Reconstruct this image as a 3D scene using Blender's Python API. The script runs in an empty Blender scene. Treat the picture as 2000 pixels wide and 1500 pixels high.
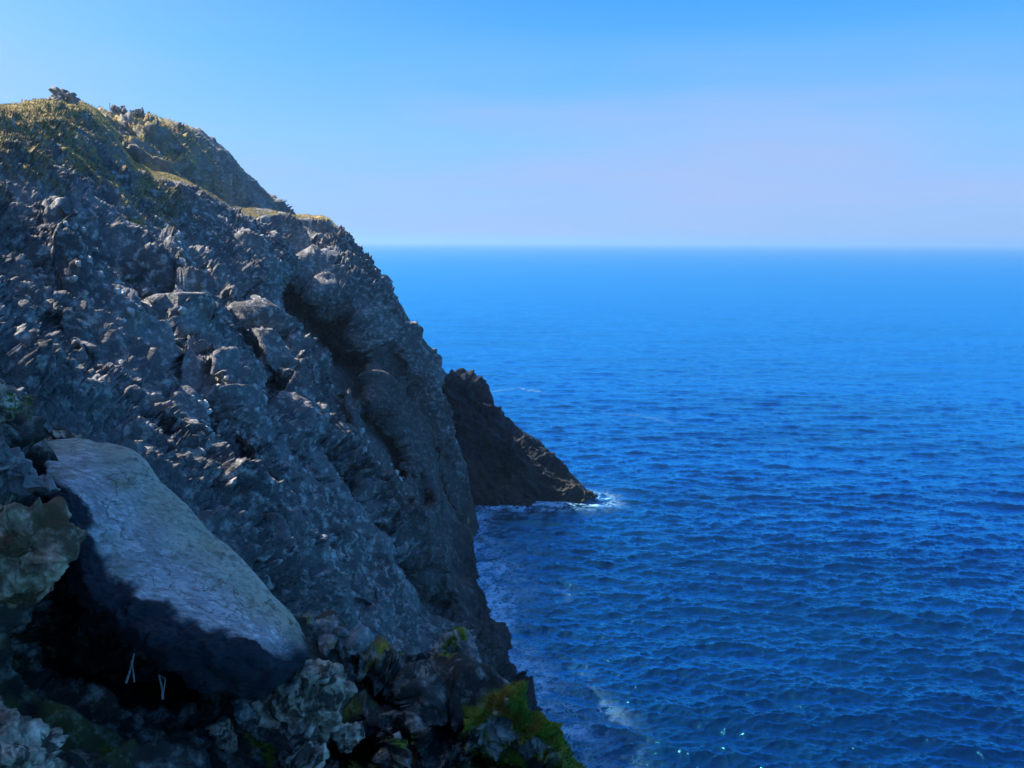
import bpy, math
import numpy as np
from mathutils import Matrix, Vector

F32 = np.float32
rng = np.random.default_rng(7)
scene = bpy.context.scene
COL = scene.collection

# ------------------------------------------------------------------ camera, sky, sun, exposure
CAM_Z = 45.0
FPX = 1570.0                       # focal length in photograph pixels (2000 wide)
PITCH = math.radians(10.02)
ROLL = math.radians(0.27)
cam_d = bpy.data.cameras.new('camera')
cam = bpy.data.objects.new('camera', cam_d)
COL.objects.link(cam)
cam_d.sensor_width = 36.0
cam_d.lens = 36.0 * FPX / 2000.0
cam_d.clip_start = 0.05
cam_d.clip_end = 120000.0
cam_d.dof.use_dof = True
cam_d.dof.focus_distance = 70.0
cam_d.dof.aperture_fstop = 10.0
cam.matrix_world = (Matrix.Translation((0, 0, CAM_Z)) @ Matrix.Rotation(math.pi / 2 - PITCH, 4, 'X')
                    @ Matrix.Rotation(ROLL, 4, 'Z'))
scene.camera = cam
CAM_R = np.array(cam.matrix_world.to_3x3())

SUN_EL = math.radians(48.0)
SUN_AZ = math.radians(-74.0)       # clockwise from +Y (view direction): the sun stands to the left
sun_vec = Vector((math.sin(SUN_AZ) * math.cos(SUN_EL), math.cos(SUN_AZ) * math.cos(SUN_EL), math.sin(SUN_EL)))

world = bpy.data.worlds.new('World')
scene.world = world
world.use_nodes = True
wn = world.node_tree.nodes
wl = world.node_tree.links
wn.clear()
w_out = wn.new('ShaderNodeOutputWorld')
w_bg = wn.new('ShaderNodeBackground')
w_sky = wn.new('ShaderNodeTexSky')
w_sky.sky_type = 'NISHITA'
w_sky.sun_disc = False
w_sky.sun_elevation = SUN_EL
w_sky.sun_rotation = SUN_AZ % (2 * math.pi)
w_sky.altitude = 0.0
w_sky.air_density = 0.7
w_sky.dust_density = 1.0
w_sky.ozone_density = 6.0
def wnode(kind, **ins):
    nd = wn.new(kind)
    for k, v in ins.items():
        sock = nd.inputs[int(k[1:])] if k[0] == '_' else nd.inputs[k]
        if isinstance(v, bpy.types.NodeSocket):
            wl.new(v, sock)
        else:
            sock.default_value = v
    return nd
# the photographed air: Nishita sky seen through a pale marine haze that thickens evenly towards the horizon all round
w_tc = wn.new('ShaderNodeTexCoord')
w_sep = wnode('ShaderNodeSeparateXYZ', Vector=w_tc.outputs['Generated'])
w_abs = wnode('ShaderNodeMath', _0=w_sep.outputs['Z'])
w_abs.operation = 'ABSOLUTE'
w_ramp = wnode('ShaderNodeValToRGB', Fac=w_abs.outputs[0])
cr_ = w_ramp.color_ramp
cr_.elements[0].position = 0.0
cr_.elements[0].color = (0.33, 0.49, 0.80, 1)
cr_.elements[1].position = 1.0
cr_.elements[1].color = (0.03, 0.24, 0.80, 1)
for p_, c_ in ((0.05, (0.33, 0.50, 0.83)), (0.12, (0.25, 0.52, 0.88)), (0.21, (0.11, 0.44, 0.92)), (0.31, (0.02, 0.30, 0.90)), (0.55, (0.035, 0.27, 0.86))):
    e_ = cr_.elements.new(p_)
    e_.color = (*c_, 1)
w_x10 = wnode('ShaderNodeMix', _0=1.0, _6=w_ramp.outputs[0], _7=(10, 10, 10, 1))
w_x10.data_type = 'RGBA'
w_x10.blend_type = 'MULTIPLY'
w_tint = wnode('ShaderNodeMix', _0=1.0, _6=w_sky.outputs[0], _7=(0.45, 0.88, 1.32, 1))
w_tint.data_type = 'RGBA'
w_tint.blend_type = 'MULTIPLY'
w_mix = wnode('ShaderNodeMix', _0=0.72, _6=w_tint.outputs[2], _7=w_x10.outputs[2])
w_mix.data_type = 'RGBA'
w_map = wnode('ShaderNodeMapping', Vector=w_tc.outputs['Generated'])
w_map.inputs['Scale'].default_value = (1.3, 1.3, 9.0)
w_map.inputs['Location'].default_value = (3.1, 0.0, 0.7)
w_nz = wnode('ShaderNodeTexNoise', Vector=w_map.outputs[0], Scale=1.6, Detail=4.0, Roughness=0.5)
w_low = wnode('ShaderNodeMapRange', _0=w_abs.outputs[0], _1=0.24, _2=0.08, _3=0.0, _4=0.75)
w_mr0 = wnode('ShaderNodeMapRange', _0=w_nz.outputs['Fac'], _1=0.40, _2=0.66, _3=0.0, _4=1.0)
w_mr = wnode('ShaderNodeMath', _0=w_mr0.outputs[0], _1=w_low.outputs[0])
w_mr.operation = 'MULTIPLY'
w_cl = wnode('ShaderNodeMix', _0=w_mr.outputs[0], _6=w_mix.outputs[2], _7=(3.4, 4.3, 7.0, 1))
w_cl.data_type = 'RGBA'
# pale aureole of the haze round the sun (the picture's left edge already pales towards it)
w_dot = wnode('ShaderNodeVectorMath', _0=w_tc.outputs['Generated'], _1=tuple(sun_vec))
w_dot.operation = 'DOT_PRODUCT'
w_gl = wnode('ShaderNodeMapRange', _0=w_dot.outputs['Value'], _1=0.0, _2=1.0, _3=0.0, _4=1.0)
w_pw = wnode('ShaderNodeMath', _0=w_gl.outputs[0], _1=4.3)
w_pw.operation = 'POWER'
w_au = wnode('ShaderNodeMix', _0=w_pw.outputs[0], _6=w_cl.outputs[2], _7=(8.5, 10.5, 13.5, 1))
w_au.data_type = 'RGBA'
w_bg.inputs['Strength'].default_value = 0.050
wl.new(w_au.outputs[2], w_bg.inputs['Color'])
wl.new(w_bg.outputs[0], w_out.inputs['Surface'])

sun_d = bpy.data.lights.new('sun', 'SUN')
sun_d.energy = 5.0
sun_d.angle = math.radians(0.5)
sun_d.color = (1.0, 0.90, 0.78)
sun = bpy.data.objects.new('sun', sun_d)
COL.objects.link(sun)
sun.rotation_euler = sun_vec.to_track_quat('Z', 'Y').to_euler()
sun.location = (-60, 0, 120)

scene.view_settings.view_transform = 'Standard'
scene.view_settings.look = 'None'
scene.view_settings.exposure = 1.36
scene.view_settings.gamma = 1.0

# ------------------------------------------------------------------ numpy noise
def _hash(ix, iy, iz, seed):
    h = (ix.astype(np.uint32) * np.uint32(374761393) + iy.astype(np.uint32) * np.uint32(668265263)
         + iz.astype(np.uint32) * np.uint32(2147483647 - 88) + np.uint32((seed * 974711 + 12345) & 0xffffffff))
    h = (h ^ (h >> np.uint32(13))) * np.uint32(1274126177)
    h = (h ^ (h >> np.uint32(16))) * np.uint32(2246822519)
    return h ^ (h >> np.uint32(13))

def noise3(P, seed=0):
    """gradient noise, about -1..1"""
    P = np.asarray(P, F32)
    I = np.floor(P)
    f = P - I
    I = I.astype(np.int64)
    u = f * f * f * (f * (f * 6 - 15) + 10)
    res = np.zeros(len(P), F32)
    for dx in (0, 1):
        wx = u[:, 0] if dx else 1 - u[:, 0]
        for dy in (0, 1):
            wy = u[:, 1] if dy else 1 - u[:, 1]
            for dz in (0, 1):
                wz = u[:, 2] if dz else 1 - u[:, 2]
                h = _hash(I[:, 0] + dx, I[:, 1] + dy, I[:, 2] + dz, seed)
                gx = (h & np.uint32(1023)).astype(F32) / 511.5 - 1
                gy = ((h >> np.uint32(10)) & np.uint32(1023)).astype(F32) / 511.5 - 1
                gz = ((h >> np.uint32(20)) & np.uint32(1023)).astype(F32) / 511.5 - 1
                res += wx * wy * wz * (gx * (f[:, 0] - dx) + gy * (f[:, 1] - dy) + gz * (f[:, 2] - dz))
    return res * 1.4

def fbm(P, octaves=4, gain=0.5, lac=2.03, seed=0, ridged=False):
    a, s, tot = 1.0, 0.0, 0.0
    Q = np.asarray(P, F32)
    for o in range(octaves):
        n = noise3(Q, seed + o)
        if ridged:
            n = 1 - 2 * np.abs(n)
        s = s + a * n
        tot += a
        a *= gain
        Q = Q * lac + 17.3
    return s / tot

def voronoi(P, seed=0, jitter=0.9):
    """F1, F2 and a random number per cell"""
    P = np.asarray(P, F32)
    I = np.floor(P).astype(np.int64)
    f1 = np.full(len(P), 9.0, F32)
    f2 = np.full(len(P), 9.0, F32)
    cid = np.zeros(len(P), F32)
    for dx in (-1, 0, 1):
        for dy in (-1, 0, 1):
            for dz in (-1, 0, 1):
                cx, cy, cz = I[:, 0] + dx, I[:, 1] + dy, I[:, 2] + dz
                h = _hash(cx, cy, cz, seed)
                px = cx + 0.5 + jitter * ((h & np.uint32(1023)).astype(F32) / 1023 - .5)
                py = cy + 0.5 + jitter * (((h >> np.uint32(10)) & np.uint32(1023)).astype(F32) / 1023 - .5)
                pz = cz + 0.5 + jitter * (((h >> np.uint32(20)) & np.uint32(1023)).astype(F32) / 1023 - .5)
                d = np.sqrt((px - P[:, 0]) ** 2 + (py - P[:, 1]) ** 2 + (pz - P[:, 2]) ** 2).astype(F32)
                r = ((h >> np.uint32(7)) & np.uint32(4095)).astype(F32) / 4095
                near = d < f1
                f2 = np.where(near, f1, np.minimum(f2, d))
                cid = np.where(near, r, cid)
                f1 = np.where(near, d, f1)
    return f1, f2, cid

def facets(P, seed=0, jitter=0.9):
    """cells of broken rock: crack distance, a random number and the height of a randomly tilted facet per cell"""
    P = np.asarray(P, F32)
    I = np.floor(P).astype(np.int64)
    n = len(P)
    f1 = np.full(n, 9.0, F32); f2 = np.full(n, 9.0, F32)
    cid = np.zeros(n, F32); tilt = np.zeros(n, F32)
    for dx in (-1, 0, 1):
        for dy in (-1, 0, 1):
            for dz in (-1, 0, 1):
                cx, cy, cz = I[:, 0] + dx, I[:, 1] + dy, I[:, 2] + dz
                h = _hash(cx, cy, cz, seed)
                a = (h & np.uint32(1023)).astype(F32) / 1023 - .5
                b = ((h >> np.uint32(10)) & np.uint32(1023)).astype(F32) / 1023 - .5
                c = ((h >> np.uint32(20)) & np.uint32(1023)).astype(F32) / 1023 - .5
                ex = P[:, 0] - cx.astype(F32) - F32(0.5) - jitter * a
                ey = P[:, 1] - cy.astype(F32) - F32(0.5) - jitter * b
                ez = P[:, 2] - cz.astype(F32) - F32(0.5) - jitter * c
                d = np.sqrt(ex * ex + ey * ey + ez * ez)
                near = d < f1
                f2 = np.where(near, f1, np.minimum(f2, d))
                f1 = np.where(near, d, f1)
                cid = np.where(near, ((h >> np.uint32(7)) & np.uint32(4095)).astype(F32) / 4095, cid)
                tilt = np.where(near, 2 * (ex * b + ey * c + ez * a), tilt)
    fade = np.clip((f2 - f1) / F32(0.26), 0, 1)
    fade = fade * fade * (3 - 2 * fade)
    return f1, f2 - f1, (cid - F32(0.5)) * fade, tilt * fade

def sstep(a, b, x):
    t = np.clip((x - a) / (b - a), 0, 1)
    return t * t * (3 - 2 * t)

# ------------------------------------------------------------------ from picture bearing and distance to a place
def bearing(px, py):
    px = np.asarray(px, float)
    py = np.asarray(py, float)
    v = np.stack([(px - 1000) / FPX, (750 - py) / FPX, -np.ones_like(px)], -1)
    return v @ CAM_R.T

def at(px, py, Y):
    d = bearing(px, py)
    return d * (np.asarray(Y, float) / d[..., 1])[..., None] + np.array([0, 0, CAM_Z])

def tps(ctrl, smooth=1e-4):
    c = np.array(ctrl, float)
    X = c[:, :2] / 1000
    z = 1 / c[:, 2]
    def phi(r2):
        return np.where(r2 > 0, r2 * np.log(np.maximum(r2, 1e-12)), 0)
    n = len(X)
    K = phi(((X[:, None] - X[None]) ** 2).sum(-1)) + smooth * np.eye(n)
    Pm = np.hstack([np.ones((n, 1)), X])
    A = np.block([[K, Pm], [Pm.T, np.zeros((3, 3))]])
    w = np.linalg.solve(A, np.concatenate([z, np.zeros(3)]))
    def f(px, py):
        x = np.stack([np.ravel(px), np.ravel(py)], -1) / 1000
        out = w[n] + x @ w[n + 1:]
        for i in range(n):
            out = out + w[i] * phi(((x - X[i]) ** 2).sum(-1))
        return (1 / np.clip(out, 1 / 400, 1)).reshape(np.shape(px))
    return f

def poly_dist(px, py, pts):
    """distance in photograph pixels to a polyline"""
    best = np.full(np.shape(px), 1e9)
    for (ax, ay), (bx, by) in zip(pts[:-1], pts[1:]):
        vx, vy = bx - ax, by - ay
        t = np.clip(((px - ax) * vx + (py - ay) * vy) / (vx * vx + vy * vy), 0, 1)
        best = np.minimum(best, np.hypot(px - ax - t * vx, py - ay - t * vy))
    return best

# ------------------------------------------------------------------ meshes
def grid_normals(G):
    du = np.gradient(G, axis=1)
    dv = np.gradient(G, axis=0)
    n = np.cross(du, dv)
    n /= np.maximum(np.linalg.norm(n, axis=-1, keepdims=True), 1e-9)
    return n

def blur(G, w):
    """box blur over the grid, edges held"""
    h = w // 2
    for ax in (0, 1):
        pad = [(0, 0)] * 3
        pad[ax] = (h + 1, h)
        c = np.cumsum(np.pad(G, pad, mode='edge'), axis=ax)
        n = G.shape[ax]
        G = (np.take(c, np.arange(w, w + n), ax) - np.take(c, np.arange(0, n), ax)) / w
    return G

def raw_mesh(name, V, quads=None, tris=None, attrs=None, colors=None, smooth=True):
    me = bpy.data.meshes.new(name)
    V = np.asarray(V, F32)
    idx, starts, tot = [], [], 0
    if quads is not None and len(quads):
        idx.append(np.asarray(quads, np.int32).ravel())
        starts.append(np.arange(len(quads)) * 4)
        tot = len(quads) * 4
    if tris is not None and len(tris):
        idx.append(np.asarray(tris, np.int32).ravel())
        starts.append(tot + np.arange(len(tris)) * 3)
    idx = np.concatenate(idx)
    starts = np.concatenate(starts).astype(np.int32)
    me.vertices.add(len(V))
    me.vertices.foreach_set('co', V.ravel())
    me.loops.add(len(idx))
    me.loops.foreach_set('vertex_index', idx)
    me.polygons.add(len(starts))
    me.polygons.foreach_set('loop_start', starts)
    me.update(calc_edges=True)
    if smooth:
        me.polygons.foreach_set('use_smooth', np.ones(len(starts), bool))
    for k, a in (attrs or {}).items():
        at_ = me.attributes.new(k, 'FLOAT', 'POINT')
        at_.data.foreach_set('value', np.asarray(a, F32).ravel())
    if colors is not None:
        ca = me.attributes.new('tint', 'FLOAT_COLOR', 'POINT')
        c4 = np.ones((len(V), 4), F32)
        c4[:, :3] = colors
        ca.data.foreach_set('color', c4.ravel())
    me.validate()
    return me

def grid_quads(nr, nc, wrap=False):
    r = np.arange(nr - 1)[:, None]
    c = np.arange(nc if wrap else nc - 1)[None]
    c2 = (c + 1) % nc
    return np.stack(np.broadcast_arrays(r * nc + c, (r + 1) * nc + c, (r + 1) * nc + c2, r * nc + c2), -1).reshape(-1, 4)

def add(name, V, mat, quads=None, tris=None, attrs=None, colors=None, parent=None, label=None, cat=None,
        group=None, kind=None, smooth=True, origin=None):
    V = np.asarray(V, float)
    if origin is None:
        origin = np.array([V[:, 0].mean(), V[:, 1].mean(), V[:, 2].min()])
    base = np.zeros(3)
    if parent is not None:
        base = np.array(parent.location)
    me = raw_mesh(name, V - origin, quads, tris, attrs, colors, smooth)
    me.materials.append(mat)
    o = bpy.data.objects.new(name, me)
    COL.objects.link(o)
    o.location = origin - base
    if parent is not None:
        o.parent = parent
    tag(o, label, cat, group, kind)
    return o

def tag(o, label=None, cat=None, group=None, kind=None):
    if label: o['label'] = label
    if cat: o['category'] = cat
    if group: o['group'] = group
    if kind: o['kind'] = kind

# ------------------------------------------------------------------ materials
class NT:
    def __init__(self, name):
        self.m = bpy.data.materials.new(name)
        self.m.use_nodes = True
        self.t = self.m.node_tree
        self.t.nodes.clear()
        self.out = self.n('ShaderNodeOutputMaterial')
    def n(self, kind, **kw):
        nd = self.t.nodes.new(kind)
        for k, v in kw.items():
            setattr(nd, k, v)
        return nd
    def put(self, sock, v):
        if isinstance(v, bpy.types.NodeSocket):
            self.t.links.new(v, sock)
        elif isinstance(v, (tuple, list)) and len(v) == 3 and sock.type == 'RGBA':
            sock.default_value = (*v, 1)
        else:
            sock.default_value = v
    def pos(self, scale=(1, 1, 1), rot=(0, 0, 0)):
        g = self.n('ShaderNodeNewGeometry')
        mp = self.n('ShaderNodeMapping')
        mp.vector_type = 'POINT'
        self.put(mp.inputs['Vector'], g.outputs['Position'])
        mp.inputs['Scale'].default_value = scale
        mp.inputs['Rotation'].default_value = rot
        return mp.outputs[0]
    def noise(self, vec, scale, detail=5, rough=0.55, dist=0.0):
        nd = self.n('ShaderNodeTexNoise')
        self.put(nd.inputs['Vector'], vec)
        nd.inputs['Scale'].default_value = scale
        nd.inputs['Detail'].default_value = detail
        nd.inputs['Roughness'].default_value = rough
        nd.inputs['Distortion'].default_value = dist
        return nd.outputs['Fac']
    def voro(self, vec, scale, feature='F1', out='Distance'):
        nd = self.n('ShaderNodeTexVoronoi', feature=feature)
        self.put(nd.inputs['Vector'], vec)
        nd.inputs['Scale'].default_value = scale
        return nd.outputs[out]
    def math(self, op, a, b=0.0, clamp=False):
        nd = self.n('ShaderNodeMath', operation=op, use_clamp=clamp)
        self.put(nd.inputs[0], a)
        self.put(nd.inputs[1], b)
        return nd.outputs[0]
    def ramp(self, x, lo, hi, a=0.0, b=1.0):
        nd = self.n('ShaderNodeMapRange', interpolation_type='SMOOTHSTEP')
        self.put(nd.inputs[0], x)
        for i, v in zip((1, 2, 3, 4), (lo, hi, a, b)):
            nd.inputs[i].default_value = v
        return nd.outputs[0]
    def mix(self, fac, a, b, blend='MIX'):
        nd = self.n('ShaderNodeMix', data_type='RGBA', blend_type=blend)
        self.put(nd.inputs[0], fac)
        self.put(nd.inputs[6], a)
        self.put(nd.inputs[7], b)
        return nd.outputs[2]
    def attr(self, name, out='Fac'):
        nd = self.n('ShaderNodeAttribute', attribute_name=name)
        return nd.outputs[out]
    def bump(self, h, strength, dist, normal=None):
        nd = self.n('ShaderNodeBump')
        self.put(nd.inputs['Height'], h)
        nd.inputs['Strength'].default_value = strength
        nd.inputs['Distance'].default_value = dist
        if normal is not None:
            self.put(nd.inputs['Normal'], normal)
        return nd.outputs[0]
    def shade(self, color, rough=0.9, normal=None, spec=0.25, **kw):
        b = self.n('ShaderNodeBsdfPrincipled')
        self.put(b.inputs['Base Color'], color)
        self.put(b.inputs['Roughness'], rough)
        self.put(b.inputs['Specular IOR Level'], spec)
        if normal is not None:
            self.put(b.inputs['Normal'], normal)
        for k, v in kw.items():
            self.put(b.inputs[k], v)
        self.t.links.new(b.outputs[0], self.out.inputs['Surface'])
        return b

def rock_material(name, dark, mid, light, patch=0.25, grain=3.0, bump_d=0.05, wet_shade=False, veg=False,
                  stain_shade=None, lichen=None, moss=False, stretch=(1, 1, 1), cracks=0):
    t = NT(name)
    p = t.pos(stretch)
    q = t.pos()
    n1 = t.noise(q, patch, 4, 0.6)
    n2 = t.noise(p, grain, 6, 0.65)
    n3 = t.noise(q, grain * 6, 3, 0.6)
    c = t.mix(t.ramp(n1, 0.35, 0.65), dark, mid)
    c = t.mix(t.ramp(n2, 0.47, 0.76), c, light)
    c = t.mix(t.ramp(n3, 0.55, 0.75, 0, 0.45), c, dark)
    if stain_shade:
        col, sc, lo, hi = stain_shade
        c = t.mix(t.ramp(t.noise(q, sc, 5, 0.6, 0.6), lo, hi), c, col)
    if lichen:
        col, sc, lo, hi = lichen
        c = t.mix(t.ramp(t.noise(q, sc, 3, 0.5), lo, hi), c, col)
    if cracks:
        c = t.mix(t.attr('ochre'), c, (0.42, 0.39, 0.27))
        sp_ = t.pos((5.0, 40.0, 40.0), (0, math.radians(-40), 0))
        c = t.mix(t.ramp(t.noise(sp_, 1.0, 5, 0.65), 0.46, 0.66, 0, 0.75), c, (0.17, 0.165, 0.15))
        c = t.mix(t.ramp(t.noise(q, 9.0, 6, 0.7), 0.52, 0.64, 0, 0.6), c, (0.14, 0.13, 0.11))
        dq = t.n('ShaderNodeVectorMath', operation='ADD')
        nq = t.n('ShaderNodeTexNoise')
        t.put(nq.inputs['Vector'], q)
        nq.inputs['Scale'].default_value = 5.0
        nq.inputs['Detail'].default_value = 4
        sq = t.n('ShaderNodeVectorMath', operation='SCALE')
        t.put(sq.inputs[0], nq.outputs['Color'])
        sq.inputs['Scale'].default_value = 0.5
        t.put(dq.inputs[0], p)
        t.put(dq.inputs[1], sq.outputs[0])
        ce = t.voro(dq.outputs[0], cracks, 'DISTANCE_TO_EDGE')
        crk = t.math('MULTIPLY', t.ramp(ce, 0.0, 0.018, 1, 0), t.ramp(t.noise(q, 4.0, 2), 0.36, 0.5))
        c = t.mix(t.math('MULTIPLY', crk, 0.75), c, (0.06, 0.055, 0.05))
        c = t.mix(t.ramp(t.noise(p, 60.0, 3, 0.7), 0.62, 0.72, 0, 0.6), c, dark)
    rough = 0.92
    if wet_shade:
        w = t.attr('wet_shade')  # real damp, plus shade painted on slab flank, hollows and seaward face
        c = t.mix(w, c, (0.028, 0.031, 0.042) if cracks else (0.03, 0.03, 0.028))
    if veg:
        v = t.attr('veg')
        gn = t.noise(q, 0.8, 5, 0.6)
        gcol = t.mix(t.ramp(gn, 0.4, 0.6), (0.42, 0.30, 0.13), (0.24, 0.22, 0.08))
        gcol = t.mix(t.ramp(t.noise(q, 4, 4, 0.6), 0.45, 0.7), gcol, (0.05, 0.04, 0.02))
        c = t.mix(v, c, gcol)
    if moss:
        m = t.attr('moss')
        mcol = t.mix(t.ramp(t.noise(q, 3.0, 3), 0.42, 0.6), (0.12, 0.19, 0.022), (0.30, 0.23, 0.03))
        c = t.mix(m, c, mcol)
    h = t.math('ADD', t.math('MULTIPLY', n2, 1.0), t.math('MULTIPLY', n3, 0.45))
    vd = t.voro(p, grain * 2.2, 'F1')
    h = t.math('SUBTRACT', h, t.math('MULTIPLY', vd, 0.35))
    nrm = t.bump(h, 0.9, bump_d)
    t.shade(c, rough, nrm, 0.2)
    return t.m

M = {}
M['cliff'] = rock_material('limestone_cliff', (0.07, 0.072, 0.078), (0.165, 0.168, 0.175), (0.56, 0.55, 0.53),
                           0.12, 1.6, 0.34, wet_shade=True, veg=True, stretch=(1, 1, 1))
M['stone'] = rock_material('limestone_stone', (0.22, 0.21, 0.20), (0.40, 0.39, 0.375), (0.60, 0.58, 0.56), 0.5, 2.0, 0.07)
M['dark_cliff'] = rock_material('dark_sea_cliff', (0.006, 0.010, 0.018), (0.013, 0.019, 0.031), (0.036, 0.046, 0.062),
                                0.1, 0.8, 0.15, wet_shade=True, veg=True)
M['hill'] = rock_material('hill_rock', (0.10, 0.10, 0.09), (0.18, 0.175, 0.165), (0.32, 0.31, 0.30), 0.1, 0.8, 0.15, wet_shade=True, veg=True)
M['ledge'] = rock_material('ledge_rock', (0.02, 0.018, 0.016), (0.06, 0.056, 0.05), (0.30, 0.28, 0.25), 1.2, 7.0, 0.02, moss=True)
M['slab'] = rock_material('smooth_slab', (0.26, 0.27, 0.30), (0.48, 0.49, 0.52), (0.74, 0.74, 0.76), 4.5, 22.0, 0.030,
                          stain_shade=((0.22, 0.20, 0.15), 3.2, 0.52, 0.72), stretch=(0.35, 1, 1), wet_shade=True, cracks=2.3)
M['pale'] = rock_material('pale_rock', (0.10, 0.075, 0.055), (0.46, 0.35, 0.27), (0.70, 0.57, 0.46), 5.0, 14.0, 0.016, moss=True,
                          stain_shade=((0.055, 0.045, 0.036), 5.0, 0.50, 0.60))
M['brown'] = rock_material('brown_rock', (0.09, 0.055, 0.035), (0.38, 0.25, 0.16), (0.60, 0.45, 0.34), 3.0, 12.0, 0.016,
                           stain_shade=((0.085, 0.05, 0.025), 4.0, 0.48, 0.60))
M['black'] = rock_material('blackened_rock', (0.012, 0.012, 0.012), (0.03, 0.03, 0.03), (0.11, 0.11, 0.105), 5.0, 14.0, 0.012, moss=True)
M['grey'] = rock_material('grey_rock', (0.07, 0.07, 0.07), (0.20, 0.20, 0.20), (0.40, 0.39, 0.38), 4.0, 11.0, 0.015, moss=True)
M['summit'] = rock_material('summit_rock', (0.12, 0.11, 0.10), (0.25, 0.23, 0.21), (0.40, 0.37, 0.34), 0.8, 4.0, 0.06)

def plant_material():
    t = NT('leaf_tint')
    c = t.attr('tint', 'Color')
    n = t.noise(t.pos(), 9, 3)
    c = t.mix(t.ramp(n, 0.3, 0.7, 0, 0.35), c, (0.03, 0.03, 0.01))
    b = t.shade(c, 0.75, None, 0.2)
    b.inputs['Subsurface Weight'].default_value = 0.0
    return t.m
M['leaf'] = plant_material()

def sea_material():
    t = NT('sea_water')
    p = t.pos((0.34, 1.0, 1.0), (0, 0, math.radians(-10)))
    p2 = t.pos((0.45, 1.0, 1.0), (0, 0, math.radians(12)))
    q = t.pos()
    b1 = t.noise(p, 0.9, 6, 0.62, 0.3)
    b2 = t.noise(p2, 3.2, 4, 0.6, 0.3)
    b0 = t.noise(p, 0.12, 4, 0.6)
    h = t.math('ADD', t.math('MULTIPLY', b1, 1.0), t.math('MULTIPLY', b2, 0.35))
    h = t.math('ADD', h, t.math('MULTIPLY', b0, 3.0))
    nrm = t.bump(h, 1.0, 0.20)
    base = t.mix(t.ramp(t.noise(q, 0.012, 4, 0.55), 0.35, 0.7), (0.0001, 0.002, 0.018), (0.0002, 0.012, 0.036))
    fo = t.attr('foam')
    # lace of foam: thin distorted webs, thicker where the swell breaks
    dv = t.n('ShaderNodeVectorMath', operation='ADD')
    nn = t.n('ShaderNodeTexNoise')
    t.put(nn.inputs['Vector'], q)
    nn.inputs['Scale'].default_value = 0.8
    nn.inputs['Detail'].default_value = 4
    t.put(dv.inputs[0], q)
    sc = t.n('ShaderNodeVectorMath', operation='SCALE')
    t.put(sc.inputs[0], nn.outputs['Color'])
    sc.inputs['Scale'].default_value = 2.4
    t.put(dv.inputs[1], sc.outputs[0])
    r1 = t.math('ABSOLUTE', t.math('SUBTRACT', t.noise(dv.outputs[0], 0.34, 6, 0.62), 0.5))
    r2 = t.math('ABSOLUTE', t.math('SUBTRACT', t.noise(dv.outputs[0], 0.95, 5, 0.6), 0.5))
    web = t.math('MAXIMUM', t.ramp(r1, 0.0, 0.085, 1.0, 0), t.ramp(r2, 0.0, 0.075, 0.85, 0))
    blot = t.ramp(t.noise(q, 0.35, 5, 0.65), 0.36, 0.56)
    f = t.math('MULTIPLY', t.math('MULTIPLY', web, blot), t.ramp(fo, 0.05, 0.6))
    solid = t.math('MULTIPLY', t.ramp(fo, 0.6, 1.0), t.ramp(t.noise(q, 1.3, 5, 0.7), 0.40, 0.60))
    f = t.math('MAXIMUM', f, solid, True)
    base = t.mix(t.math('MULTIPLY', fo, 0.55, True), base, (0.006, 0.08, 0.17))
    base = t.mix(f, base, (0.26, 0.52, 0.76))
    rough = t.ramp(f, 0.0, 1.0, 0.10, 0.7)
    df = t.n('ShaderNodeBsdfDiffuse')
    t.put(df.inputs['Color'], base)
    t.put(df.inputs['Normal'], nrm)
    gl = t.n('ShaderNodeBsdfGlossy')
    gl.inputs['Color'].default_value = (0.09, 0.66, 1.0, 1)
    t.put(gl.inputs['Roughness'], rough)
    t.put(gl.inputs['Normal'], nrm)
    fr = t.n('ShaderNodeFresnel')
    fr.inputs['IOR'].default_value = 1.34
    t.put(fr.inputs['Normal'], nrm)
    mx = t.n('ShaderNodeMixShader')
    t.put(mx.inputs[0], t.math('MULTIPLY', t.math('MULTIPLY', fr.outputs[0], t.ramp(t.noise(t.pos((0.25, 1.0, 1.0), (0, 0, math.radians(-6))), 0.035, 5, 0.62), 0.3, 0.7, 2.2, 4.2), True), t.ramp(f, 0.0, 0.6, 1.0, 0.1)))
    t.t.links.new(df.outputs[0], mx.inputs[1])
    t.t.links.new(gl.outputs[0], mx.inputs[2])
    t.t.links.new(mx.outputs[0], t.out.inputs['Surface'])
    return t.m
M['sea'] = sea_material()

# ------------------------------------------------------------------ the sea
def ocean_tile(N, L, lam_peak, hs, wind, lam_min, spread, seed):
    r = np.random.default_rng(seed)
    k1 = np.fft.fftfreq(N, L / N) * 2 * np.pi
    kx, ky = np.meshgrid(k1, k1)
    k = np.hypot(kx, ky)
    k[0, 0] = 1
    kp = 2 * np.pi / lam_peak
    cosw = (kx * wind[0] + ky * wind[1]) / k
    ph = np.exp(-0.75 * (kp / k) ** 2) / k ** 3.55 * (0.06 + np.abs(cosw) ** spread)
    ph *= np.exp(-(k * lam_min / (2 * np.pi)) ** 2)
    ph[0, 0] = 0
    h0 = np.sqrt(ph) * (r.normal(size=(N, N)) + 1j * r.normal(size=(N, N)))
    s = np.std(np.fft.ifft2(h0).real)
    h0 *= (hs / 4) / s
    lv = []
    for lam in (0, 1.2, 2.4, 4.8, 9.6, 19.2, 38.4):
        hf = h0 * np.exp(-(k * lam / (2 * np.pi)) ** 2 * 0.6)
        z = np.fft.ifft2(hf).real
        dx = np.fft.ifft2(1j * kx / k * hf).real
        dy = np.fft.ifft2(1j * ky / k * hf).real
        lv.append(np.stack([dx, dy, z], -1).astype(F32))
    return lv

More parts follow.
